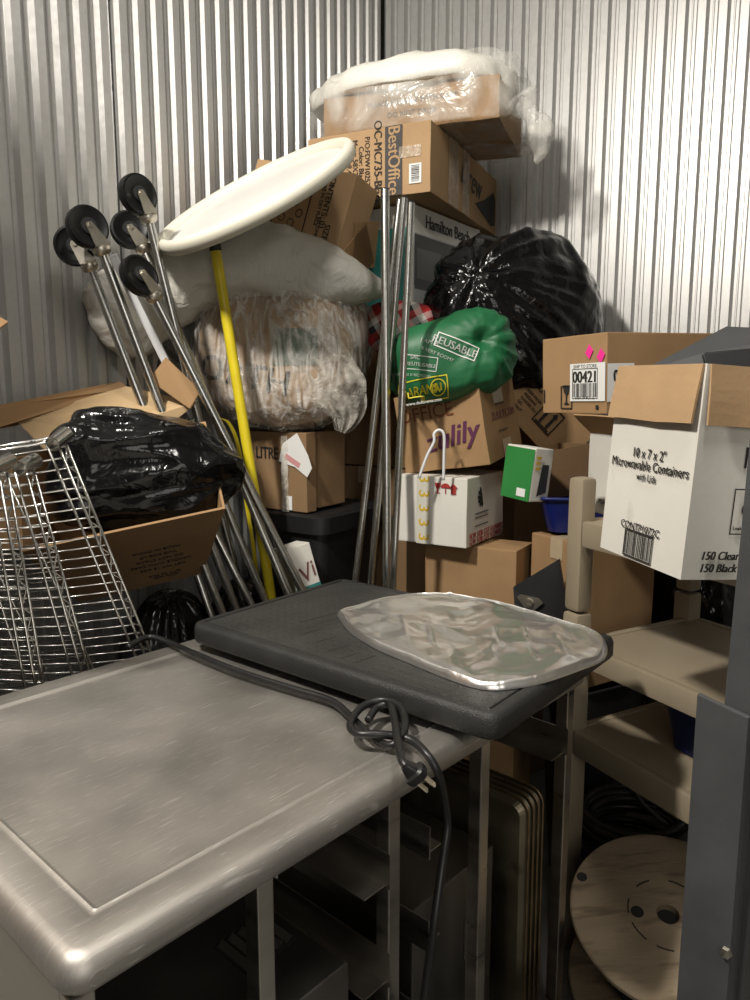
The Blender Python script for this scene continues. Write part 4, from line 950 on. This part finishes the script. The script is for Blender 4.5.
t, a, b, h = carton('carton', 'tilted brown carton with handwritten lettering, carrying the green bag', 'carton', (M_, a * .85, b, h), MAT['card'], seam=False, wob=.0022)
t['hand'] = 1; del t['hand']
text_on(t, 'OFFICE', .058, at('L', a, b, h, b * .36, h * .74, 2), MAT['ink_rust'], squeeze=1.0)
text_on(t, 'zulily', .088, at('L', a, b, h, b * .60, h * .40, 8), MAT['ink_purple'], bold=.012, shear=.35)
for q in ((.32, .60, .72, 1.02), (.42, .66, -.01, .24)):
    bm = BM(); add_box(bm, (a * q[0], h * q[2], 0), (a * q[1], h * q[3], .0006), at('R', a, b, h, 0, 0)); obj('packing_tape', bm, MAT['tape_pale'], t, local=True)
text_on(t, 'ZULILY.COM', .034, at('R', a, b, h, a * .55, h * .56), MAT['ink_maroon'])
for yq in (.70, .36): bm = BM(); line(bm, (a * .35, h * yq), (a * .62, h * yq), .003, at('R', a, b, h, 0, 0)); obj('printed_line', bm, MAT['dark'], t, local=True)
# white bent-wire handle
bm = BM(); add_tube(bm, smooth_path([P(419, 478, 2.125), P(427, 456, 2.12), P(434, 442, 2.115), P(434, 434, 2.115), P(439, 430, 2.115), (P(444, 435, 2.115)), P(444, 455, 2.12), P(443.5, 480, 2.125)], 6), .0042, 10)
tag(obj('wire_hanger', bm, MAT['white_plastic'], smooth=True), 'bent white wire hanger standing up from the white carton', 'hanger')
# green reusable bag
MAT['green'] = mat('green_fabric', (.008, .115, .040), .48, var=.15, vscale=8, bump=.15, bscale=200)
gc = P(447, 359, 2.28); bm = BM(); add_blob(bm, gc, (.186, .14, .116), Matrix.Rotation(R(-14), 4, 'Y'), 6, 3.2)
for v in bm.verts:
    q = v.co - gc; k = q.x / .19
    v.co.z += 0
gk = gc + V((.09, -.10, .05))
def greenf(p, nn):
    q = p - gk; r_ = V((q.x, 0, q.z)).length; ang = math.atan2(q.z, q.x)
    k_ = min(1, max(0, p.x - gc.x + .03) * 9)
    return .010 * crease(p, 5.0, 2, 21) + k_ * (.009 * (1 - 2.2 * abs(noise.noise(V((math.cos(ang) * 2.6, math.sin(ang) * 2.6, r_ * 3))))) + .010 * crease(p, 9, 3, 4)) * min(1, r_ * 14) - .030 * max(0, 1 - r_ / .035) * (p.y < gc.y)
displace(bm, greenf)
gb = BVHTree.FromBMesh(bm); gt = thing('reusable_bag', 'stuffed green reusable shopping bag with white and yellow print on the lettered carton', 'bag', V((gc.x, gc.y, gc.z - .13)))
obj('bag_body', bm, MAT['green'], gt, smooth=True)
MAT['yellow_print'] = mat('print_yellow', (.72, .62, .04), .5); MAT['white_print'] = mat('print_white', (.72, .74, .70), .5)
def bagtext(s, px, py, sz, ang, m, name='printed_lettering', **k):
    bm = text_bm(s, sz, **k); bm.transform(M3(RIGHT, UP, -FWD, P(px, py, 2.05)) @ Matrix.Rotation(R(ang), 4, 'Z')); drape(bm, gb, FWD, .003); obj(name, bm, m, gt)
def bagrect(px, py, w_, h_, ang, m, name='printed_frame', tk=.003):
    bm = BM(); rect_line(bm, -w_ / 2, -h_ / 2, w_ / 2, h_ / 2, tk, Matrix.Identity(4)); bmesh.ops.subdivide_edges(bm, edges=[e for e in bm.edges if e.calc_length() > .02], cuts=10)
    bmesh.ops.triangulate(bm, faces=bm.faces[:]); bm.transform(M3(RIGHT, UP, -FWD, P(px, py, 2.05)) @ Matrix.Rotation(R(ang), 4, 'Z')); drape(bm, gb, FWD, .003); obj(name, bm, m, gt)
bagtext('LLARAMA', 421, 386, .036, 9, MAT['yellow_print'], bold=.014, squeeze=.78); bagrect(429, 384, .125, .062, 9, MAT['yellow_print'])
bagtext('$1', 441, 382, .030, 9, MAT['yellow_print'], bold=.02)
bm = BM(); add_lathe(bm, [(.020, 0), (.023, 0), (.023, .0006), (.020, .0006)], 28, M3(RIGHT, UP, -FWD, P(441, 382, 2.05)), close=True); drape(bm, gb, FWD, .003); obj('printed_ring', bm, MAT['yellow_print'], gt)
bagtext('REUSABLE', 458, 340, .030, -22, MAT['white_print'], bold=.012); bagrect(460, 340, .125, .042, -22, MAT['white_print'])
bagtext('I AM A', 432, 335, .018, -14, MAT['white_print'])
bagtext('& VERY ROOMY', 440, 348, .014, -22, MAT['white_print'])
bagtext('SAC', 417, 351, .015, -8, MAT['white_print'], bold=.01); bagtext('REUTILISABLE', 423, 359, .014, -8, MAT['white_print'], bold=.01); bagrect(423, 357, .092, .040, -8, MAT['white_print'], tk=.002)
bagtext('THIS BAG IS RECYCLED', 414, 369, .010, -8, MAT['white_print'])
bagtext('www.dollarama.com', 424, 402, .012, 9, MAT['white_print'])
# plaid blanket
def plaid():
    m = mat('plaid_wool', (.3, .03, .03), .85); nt = m.node_tree; L = nt.links.new; b = nt.nodes['Principled BSDF']
    tc = nt.nodes.new('ShaderNodeTexCoord'); mp = nt.nodes.new('ShaderNodeMapping'); mp.inputs['Rotation'].default_value = (.2, .5, .3); L(tc.outputs['Object'], mp.inputs[0])
    s = nt.nodes.new('ShaderNodeSeparateXYZ'); L(mp.outputs[0], s.inputs[0]); res = []
    for ax in (0, 2):
        a = nt.nodes.new('ShaderNodeMath'); a.operation = 'MULTIPLY'; a.inputs[1].default_value = 15; L(s.outputs[ax], a.inputs[0])
        f = nt.nodes.new('ShaderNodeMath'); f.operation = 'FRACT'; L(a.outputs[0], f.inputs[0]); r = nt.nodes.new('ShaderNodeValToRGB'); L(f.outputs[0], r.inputs[0]); r.color_ramp.interpolation = 'CONSTANT'
        e = r.color_ramp.elements; e[0].color = (.42, .02, .02, 1); e[1].position = .36; e[1].color = (.012, .012, .014, 1); x = e.new(.68); x.color = (.55, .52, .48, 1); res.append(r.outputs[0])
    mx = nt.nodes.new('ShaderNodeMix'); mx.data_type = 'RGBA'; mx.inputs[0].default_value = .5; L(res[0], mx.inputs[6]); L(res[1], mx.inputs[7]); L(mx.outputs[2], b.inputs['Base Color']); return m
MAT['plaid'] = plaid(); pc = P(402, 328, 2.50); bm = BM(); add_blob(bm, pc, (.115, .075, .080), None, 5, 3.2)
displace(bm, lambda p, nn: .012 * crease(p, 7, 2, 5)); tag(obj('plaid_blanket', bm, MAT['plaid'], smooth=True), 'folded red and black plaid blanket behind the right chrome posts', 'blanket')
# big black bag by the right wall and what carries it
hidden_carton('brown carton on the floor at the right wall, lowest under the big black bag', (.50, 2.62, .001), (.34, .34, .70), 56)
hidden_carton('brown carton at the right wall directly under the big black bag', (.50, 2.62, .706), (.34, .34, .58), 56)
bag('huge black rubbish bag against the right wall, behind the green bag', P(517, 325, 2.60), (.30, .165, .275), 20, 14, 2.2, knot=P(470, 270, 2.4), amp=1.0)
# ------------------------------------------------------------------ right side: beige shelf unit and what stands on it
MAT['resin'] = mat('beige_resin', (.32, .265, .185), .55, var=.12, vscale=5, bump=.1, bscale=150)
E1 = V((.47, -.883, 0)).normalized(); E2 = V((.883, .47, 0)).normalized()
SO = P(570, 600, 1.80); SO.z = 0
ShM = M3(E1, E2, V((0, 0, 1)), SO); SL, SW = .92, .46
sh = thing('resin_shelf_unit', 'beige moulded plastic shelf unit at the right, loaded with boxes', 'shelf unit', ShM)
PW = .052
for x in (0, SL):
    for y in (0, SW - PW):
        bm = BM(); add_box(bm, (x - .026, y, .0), (x + .028, y + PW, .925), bevel=.010); add_box(bm, (x - .025, y + .002, .93), (x + .027, y + PW - .002, 1.268), bevel=.012); obj('post', bm, MAT['resin'], sh, local=True, smooth=True, angle=40)
for z, hgt in ((.62, .06), (.85, .05), (1.16, .06)):
    bm = BM(); add_box(bm, (.02, .012, z - .012), (SL - .02, SW - .012, z), bevel=.003)
    add_box(bm, (.03, .0, z - hgt), (SL - .03, .022, z + .004), bevel=.006); add_box(bm, (.03, SW - .022, z - hgt), (SL - .03, SW, z + .004), bevel=.006)
    add_box(bm, (.0, .03, z - hgt), (.022, SW - .03, z + .004), bevel=.006); add_box(bm, (SL - .022, .03, z - hgt), (SL, SW - .03, z + .004), bevel=.006)
    obj('shelf', bm, MAT['resin'], sh, local=True, smooth=True, angle=40)
zs = 1.166
def on_shelf(px, Y): return P(px, 500, Y)
# microwavable container carton, open with flaps folded down
O = PZ(680, 585, zs); M_, a, b, h = near_frame(691, 375, 585, O.y, 76, 604, 790)
M_.translation = V((O.x, O.y, zs + .009)); M_ = M_ @ Matrix.Identity(4); M_ = Matrix.Translation(M_.translation) @ Matrix.Rotation(R(3.6), 4, 'Y') @ Matrix.Translation(-M_.translation) @ M_; h = .346
t, a, b, h = carton('container_carton', 'open white carton for microwavable containers, brown flaps folded down', 'carton', (M_, .30, .245, h), MAT['card_white'], open_top=True, wob=.0014)
flap(t, a, b, h, 'L', .095, 174, MAT['card_light']); flap(t, a, b, h, 'R', .095, 174, MAT['card_light'])
LM = lambda x, y, r=0: at('L', a, b, h, x, y, r); RMf = lambda x, y, r=0: at('R', a, b, h, x, y, r)
for s, yy_, sz in (('10 x 7 x 2"', .555, .024), ('Microwavable Containers', .495, .0235), ('with Lids', .435, .017)):
    text_on(t, s, sz, LM(b * .51, h * yy_), MAT['dark'], bold=.0085, squeeze=.92)
text_on(t, 'CONTP1072C', .019, LM(b * .50, h * .175), MAT['dark'], squeeze=1.0)
bm = BM(); bars(bm, .075, .042, LM(b * .50, h * .085) @ Matrix.Translation((0, 0, .0004)), 26, 2); rect_line(bm, -.042, -.025, .042, .025, .003, LM(b * .50, h * .085)); obj('barcode', bm, MAT['dark'], t, local=True)
text_on(t, 'Microwavable', .050, RMf(a * .30, h * .58), MAT['dark'], bold=.02, align='LEFT', squeeze=.45)
for s, yy_ in (('150 Clear Lids', .115), ('150 Black Containers', .055)): text_on(t, s, .020, RMf(a * .10, h * yy_), MAT['dark'], bold=.016, shear=.2, align='LEFT', squeeze=.92)
bm = BM(); rect_line(bm, -.032, -.038, .032, .038, .002, RMf(a * .37, h * .33)); obj('printed_frame', bm, MAT['dark'], t, local=True)
bm = BM(); add_prism(bm, [(0, .026)] + [(.014 * math.sin(k * .45 + .9), -.002 - .014 * math.cos(k * .45 + .9) + .004) for k in range(11)][::-1], 0, .0005, RMf(a * .37, h * .335)); obj('drop_symbol', bm, MAT['dark'], t, local=True)
text_on(t, 'Leak Resistant', .009, RMf(a * .37, h * .25), MAT['dark'])
# white carton behind it
M_, a, b, h = near_frame(628, 445, 527, 1.76, 72, 588, 700); M_.translation.z = zs
t, a, b, h = carton('small_white_carton', 'small white carton with one brown flap, between shelf post and container carton', 'carton', (M_, .24, b, .205), MAT['card_white'], seam=False)
M_.translation -= V((.0, 0, 0))
flap(t, a, b, h, 'L', .07, 50, MAT['card'])
text_on(t, '750ml x12', .016, at('L', a, b, h, b * .5, h * .16), MAT['dark'])
ztw = zs + .205
# long brown carton with barcode label
O3 = P(606, 413, 1.86); M_, a, b, h = near_frame(606, 332, 414, 1.86, 62, 544, 720, roll=-2)
zc_ = M_.translation.z
t, a, b, h = carton('carton', 'brown carton with numbered barcode label and two pink stickers', 'carton', (M_, a, b, h), MAT['card'], tape=None)
LM = lambda x, y, r=0: at('L', a, b, h, x, y, r)
bm = BM(); add_box(bm, (b * .47, h * .16, 0), (b - .001, h * .64, .0006), LM(0, 0)); p = obj('shipping_label', bm, MAT['paper'], t, local=True)
bm = BM(); add_box(bm, (0.001, h * .15, 0), (a * .22, h * .62, .0006), at('R', a, b, h, 0, 0)); p2 = obj('shipping_label', bm, MAT['paper'], t, local=True)
E = Matrix.Translation((0, 0, .0007))
text_on(p, '00421', .042, LM(b * .70, h * .46) @ E, MAT['dark'], bold=.03, squeeze=.85)
bm = BM(); bars(bm, b * .36, .035, LM(b * .70, h * .30) @ E, 24, 8); rect_line(bm, -b * .19, -.022, b * .19, .055, .0018, LM(b * .70, h * .30) @ E); obj('barcode', bm, MAT['dark'], p, local=True)
text_on(p, 'SHIP TO STORE', .012, LM(b * .70, h * .60) @ E, MAT['dark']); text_on(p, 'DEPT 04 PCS 12', .010, LM(b * .70, h * .20) @ E, MAT['dark'])
text_on(p2, '00421', .042, at('R', a, b, h, a * .15, h * .46) @ E, MAT['dark'], bold=.03, squeeze=.8)
bm = BM(); bars(bm, a * .15, .035, at('R', a, b, h, a * .15, h * .30) @ E, 20, 8); obj('barcode', bm, MAT['dark'], p2, local=True)
for x, y in ((b * .76, h * .78), (b * .93, h * .72)):
    bm = BM(); add_prism(bm, [(0, .019), (.014, .003), (.001, -.019), (-.014, -.003)], 0, .0006, LM(x, y)); obj('pink_sticker', bm, MAT['pink'], t, local=True)
bm = BM(); rect_line(bm, b * .32, h * .06, b * .50, h * .36, .003, LM(0, 0)); add_prism(bm, [(-.014, .03), (.014, .03), (.009, .012), (.002, .004), (.002, -.014), (.012, -.02), (-.012, -.02), (-.002, -.014), (-.002, .004), (-.009, .012)], 0, .0005, LM(b * .41, h * .22)); obj('glass_symbol', bm, MAT['dark'], t, local=True)
bm = BM(); add_box(bm, (b * .03, h * .14, 0), (b * .05, h * .32, .0005), LM(0, 0)); add_box(bm, (b * .86, h * .06, 0), (b * .90, h * .11, .0005), LM(0, 0)); obj('printed_marks', bm, MAT['dark'], t, local=True)
hb = O3
# grey folded panel lying in the open carton
MAT['grey_panel'] = mat('grey_fabric_panel', (.055, .056, .058), .7, var=.12, vscale=10, bump=.1, bscale=300)
q = [P(640, 371, 1.50), P(728, 325, 1.62), P(800, 330, 1.58), P(735, 352, 1.30), P(705, 352, 1.38), P(712, 376, 1.36)]
gp = thing('folded_panel', 'dark grey padded panel with black edge sticking out of the open container carton', 'panel', q[0])
slab_poly('top_panel', [P(634, 374, 1.44), P(726, 326, 1.60), P(830, 331, 1.52), P(790, 345, 1.34), P(703, 352, 1.36), P(713, 366, 1.33)], .012, MAT['grey_panel'], gp)
slab_poly('folded_edge', [P(703, 353, 1.34), P(790, 345, 1.32), P(800, 378, 1.30), P(711, 378, 1.31)], .012, MAT['black_plastic'], gp)
# tipped carton with arrows, green box, brown open carton, blue bin
ra, up_ = (RIGHT * .72 - UP * .694).normalized(), (RIGHT * .694 + UP * .72).normalized(); bk = up_.cross(ra)
s45 = .33
M_ = M3((ra * .97 + FWD * .24).normalized(), (FWD * .97 - ra * .24).normalized(), up_, P(497, 403, 2.44))
t, a, b, h = carton('carton', 'tipped brown carton with arrow diamond and bilingual print, beside the black bag', 'carton', (M_, .325, .20, .180), MAT['card'], seam=False)
RMf = lambda x, y, r=0: at('R', a, b, h, x, y, r)
for k, s in enumerate(('FABRIQUÉ', 'AU CANADA')): text_on(t, s, .021, RMf(a * .17, h * (.90 - .15 * k)), MAT['dark'], bold=.010, align='LEFT')
for k, s in enumerate(('KEEP FROM', 'FREEZING', 'GARDER DU', 'GEL', 'HAUT')): text_on(t, s, .013, RMf(a * .13, h * (.58 - .09 * k)), MAT['dark'], align='LEFT')
bm = BM(); DMm = RMf(a * .50, h * .50, 0); rect_line(bm, -.042, -.042, .042, .042, .004, DMm); DM2 = RMf(a * .50, h * .50) @ Matrix.Scale(.8, 4)
for dx in (-.02, .02): add_prism(bm, [(dx, .04), (dx + .014, .02), (dx + .006, .02), (dx + .006, -.035), (dx - .006, -.035), (dx - .006, .02), (dx - .014, .02)], 0, .0005, DM2)
line(bm, (-.04, -.042), (.04, -.042), .005, DM2); obj('arrow_symbol', bm, MAT['dark'], t, local=True)
# green and white product box
M_, a, b, h = near_frame(529, 448, 502, 2.08, 55, 509, 548, roll=6)
t, a, b, h = carton('product_box', 'green and white product box between the lettered carton and shelf unit', 'carton', (M_, a, b + .03, h), MAT['card_white'], seam=False)
MAT['green_print'] = mat('print_green', (.03, .22, .05), .45, var=.1)
bm = BM(); add_box(bm, (0, 0, 0), (b, h * .97, .0006), at('L', a, b, h, 0, 0)); p = obj('green_panel', bm, MAT['green_print'], t, local=True)
bm = BM(); add_box(bm, (b * .55, h * .07, 0), (b * .85, h * .22, .0014), at('L', a, b, h, 0, 0)); obj('barcode_label', bm, MAT['paper'], p, local=True)
bm = BM(); add_prism(bm, [(a * .30, h * .10), (a * .80, h * .2), (a * .8, h * .7), (a * .42, h * .7)], 0, .0006, at('R', a, b, h, 0, 0)); obj('printed_picture', bm, MAT['print_dark'], t, local=True)
bm = BM()
for k in range(3): add_box(bm, (a * .06, h * (.60 + .1 * k), 0), (a * .32, h * (.65 + .1 * k), .0006), at('R', a, b, h, 0, 0))
obj('printed_lines', bm, MAT['ink_yellow'], t, local=True)
# brown open flap carton right of it
M_, a, b, h = near_frame(548, 452, 500, 2.26, 70, 545, 596, roll=-8)
t, a, b, h = carton('carton', 'brown open carton with raised flap behind the top of the shelf post', 'carton', (M_, a, .20, h), MAT['card_dull'], open_top=True)

# blue bin
zb = P(545, 536, 2.10).z
bx = P(558, 530, 2.12); M_ = Matrix.Translation((bx.x - .06, bx.y, zb)) @ Matrix.Rotation(R(60), 4, 'Z')
MAT['blue'] = mat('blue_plastic', (.004, .013, .13), .45)
def bin_(name, label, M, a, b, h, m):
    t = thing(name, label, 'bin', M); bm = BM(); rg = []
    for ins, z in ((.03, 0), (.0, h), (.006, h), (.034, .006)):
        rg.append([bm.verts.new((x, y, z)) for x, y in rrect(ins, ins, a - ins, b - ins, .03)])
    for p_, q_ in zip(rg, rg[1:]):
        for k in range(len(p_)): bm.faces.new((p_[k], p_[(k + 1) % len(p_)], q_[(k + 1) % len(p_)], q_[k]))
    bm.faces.new(rg[0][::-1]); bm.faces.new(rg[-1]); obj('body', bm, m, t, local=True, smooth=True, angle=40)
    bm = BM(); pp = [V((x, y, h)) for x, y in rrect(-.003, -.003, a + .003, b + .003, .03)]; add_tube(bm, pp + [pp[0]], .005, 8, cap=False); obj('rim', bm, m, t, local=True, smooth=True)
    return t
bin_('blue_bin', 'blue plastic bin behind the shelf unit, under the brown flap carton', Matrix.Translation((.475, 2.10, zb + .006)) @ Matrix.Rotation(R(-8), 4, 'Z'), .22, .22, P(545, 503, 2.06).z - zb, MAT['blue'])
# brown carton under the blue bin
hidden_carton('brown carton under the blue bin beside the shelf post', (.575, 1.99, .64), (.28, .22, zb - .645), 62, 'card')
bin_('dark_filler_bin', 'black plastic bin added to darken the space behind the left shelf post, carrying a brown carton', Matrix.Translation((.590, 1.99, .001)) @ Matrix.Rotation(R(28), 4, 'Z'), .26, .20, .625, MAT['black_plastic'])  # added black support, keeps the space below the carton dark
bag('tall black rubbish bag added to darken the gap behind the beige shelf unit', (1.08, 2.28, .56), (.19, .17, .55), 20, 31)  # added dark filler, hides the lit wall behind the shelves
# dark monitor-like item with a bracket
q0 = P(512, 588, 2.02)
dm = thing('equipment_plate', 'dark flat panel with metal bracket leaning beside the lower brown carton', 'metal plate', V((q0.x, q0.y, .0)))
c4 = [P(513, 587, 2.02), P(559, 559, 1.98), P(575, 660, 1.93), P(520, 690, 1.96)]
slab_poly('panel_body', c4, .02, MAT['black_plastic'], dm)
nb = (c4[1] - c4[0]).cross(c4[2] - c4[0]).normalized(); nb = -nb if nb.y > 0 else nb; ex = (c4[1] - c4[0]).normalized(); BMx = M3(ex, nb.cross(ex), nb, P(530, 602, 2.0) + nb * .012)
bm = BM(); add_prism(bm, [(-.02, .03), (-.008, .032), (.03, -.002), (.034, -.02), (-.005, -.026), (-.018, -.01)], 0, .004, BMx); brk = obj('bracket', bm, MAT['zinc'], dm)
bm = BM(); add_lathe(bm, [(.004, .004), (.012, .004), (.012, .012), (.004, .012)], 16, BMx, close=True); obj('bolt', bm, MAT['zinc'], brk)
# dark blue tote on the lower shelf
M_ = ShM @ Matrix.Translation((.17, .12, .626))
bin_('dark_blue_tote', 'dark blue tote on the lowest shelf of the beige unit', M_, .30, .26, .185, mat('dark_blue_plastic', (.006, .014, .075), .5))

# ------------------------------------------------------------------ cable spool and cables
MAT['plywood'] = mat('worn_plywood', (.30, .235, .155), .75, var=.25, vscale=4, bump=.3, bscale=30, stretch=(1, 5, 1), wear=((.17, .125, .08), 6, .52))
sc_ = P(668, 914, 1.50); nz = V((-.10, -.30, .95)).normalized(); xx = V((1, 0, 0)); xx = (xx - nz * xx.dot(nz)).normalized()
SRr = .212; SpM = M3(xx, nz.cross(xx), nz, sc_)
sp = thing('cable_spool', 'worn plywood cable spool tilted beside the table leg, wound with black cable', 'cable spool', SpM)
def flange(z0, z1, name):
    bm = BM(); add_lathe(bm, [(.024, z0), (SRr - .003, z0), (SRr, z0 + .003), (SRr, z1 - .003), (SRr - .003, z1), (.024, z1)], 80, close=True); return obj(name, bm, MAT['plywood'], sp, local=True, smooth=True, angle=35)
tf = flange(-.016, 0, 'upper_flange'); flange(-.262, -.246, 'lower_flange')
bm = BM(); add_lathe(bm, [(.0242, -.25), (.07, -.25), (.07, -.014), (.0242, -.014)], 32, close=True); obj('drum', bm, MAT['plywood'], sp, local=True, smooth=True, angle=35)
for x, y, r_ in ((-.065, .010, .014), (-.165, .105, .012), (.0, .0, .0237)):
    bm = BM(); add_lathe(bm, [(0, -.002 if r_ < .02 else -.020), (r_, -.002 if r_ < .02 else -.020), (r_, .0008 if r_ < .02 else -.019), (0, .0008 if r_ < .02 else -.019)], 24, Matrix.Translation((x, y, 0))); obj('bolt_hole', bm, MAT['dark'], tf, local=True)
for a0, a1 in ((100, 130), (150, 175), (190, 225), (235, 262), (40, 75), (300, 330)):
    bm = BM(); pts = [(.085 * math.cos(R(a)), .085 * math.sin(R(a)), .0006) for a in range(a0, a1, 6)]; add_tube(bm, pts, .0016, 6)
    obj('stamped_arc', bm, MAT['dark'], tf, local=True)
bm = BM()
for k in range(9):
    r_ = .085 + .010 * (k % 3); z = -.232 + k * .023; pts = [((r_ + .03 * ((k * 7) % 4) / 4) * math.cos(R(a)), (r_ + .03 * ((k * 7) % 4) / 4) * math.sin(R(a)), z + .01 * math.sin(R(a * 2 + k * 40))) for a in range(0, 361, 10)]; add_tube(bm, pts, .010, 10)
obj('wound_cable', bm, MAT['black_rubber'], sp, local=True, smooth=True)
def coil(label, c, r0, n, seed, rr=.008, tilt=(0, 0)):
    rnd = random.Random(seed); bm = BM(); pts = []
    for i in range(n * 24 + 1):
        a = 2 * math.pi * i / 24; k = i / 24
        rad = r0 * (1 + .12 * math.sin(k * 2.3 + seed) + .05 * math.sin(a * 2 + seed))
        x, y = rad * math.cos(a), rad * math.sin(a) * .9; pts.append(V(c) + V((x, y, .012 + k * rr * 1.25 + tilt[0] * x + tilt[1] * y)))
    add_tube(bm, pts, rr, 10)
    return tag(obj('cable_coil', bm, MAT['black_rubber'], smooth=True), label, 'cable coil', 'black cable coils on the floor')
coil('loose black cable coil on the floor behind the plywood spool', (.70, 1.84, .0), .13, 19, 3, .011)
coil('heap of black cable coils on the floor in front of the spool', (.60, 1.18, .0), .20, 8, 5, .011)
coil('raised black cable coil stacked behind the spool under the beige shelves', (.70, 1.84, .285), .125, 6, 9, .010, (.08, .05))
bm = BM(); add_tube(bm, smooth_path([P(628, 775, 1.80), P(640, 800, 1.79), P(655, 815, 1.78), P(668, 826, 1.77), P(672, 840, 1.77), P(664, 870, 1.78)], 6), .006, 10)
tag(obj('loose_cable', bm, MAT['black_rubber'], smooth=True), 'single loose grey black cable hanging behind the plywood spool', 'cable')

# ------------------------------------------------------------------ steel upright at the right front
MAT['grey_paint'] = mat('grey_painted_steel', (.085, .088, .092), .42, .3, var=.22, vscale=10, bump=.12, bscale=60, wear=((.20, .20, .20), 14, .68))
q0, q1 = P(697, 694, .92), P(749, 713, .87); fw = q1 - q0; fw.z = 0; wd = fw.length; fw.normalize(); fb = V((-fw.y, fw.x, 0))
SPm = M3(fw, fb, V((0, 0, 1)), V((q0.x, q0.y, 0)))
st = thing('steel_upright', 'grey painted steel upright with bolted flat plate at the right edge', 'post', SPm)
bm = BM(); vs = add_box(bm, (0, 0, 0), (wd, .008, q0.z), bevel=.0015)
for v in bm.verts:
    if v.co.z > .5: v.co.z += (-.010 * v.co.x / wd)
obj('plate', bm, MAT['grey_paint'], st, local=True)
tx = (SPm.inverted() @ P(742, 698, .96)); bm = BM(); add_box(bm, (tx.x, .03, 0), (tx.x + .06, .085, 1.75), bevel=.003)
for v in bm.verts: v.co.x += (v.co.z - 1.08) * .022
obj('square_tube', bm, MAT['grey_paint'], st, local=True)
bm = BM(); add_box(bm, (wd - .004, .008, 0), (wd, .05, q0.z - .012), bevel=.001); obj('plate_return', bm, MAT['grey_paint'], st, local=True)
for z in (.35, .75):
    bm = BM(); add_lathe(bm, [(0, 0), (.008, 0), (.007, .005), (0, .006)], 6, Matrix.Translation((wd * .93, 0, z)) @ Matrix.Rotation(R(90), 4, 'X')); obj('bolt', bm, MAT['zinc'], st, local=True)
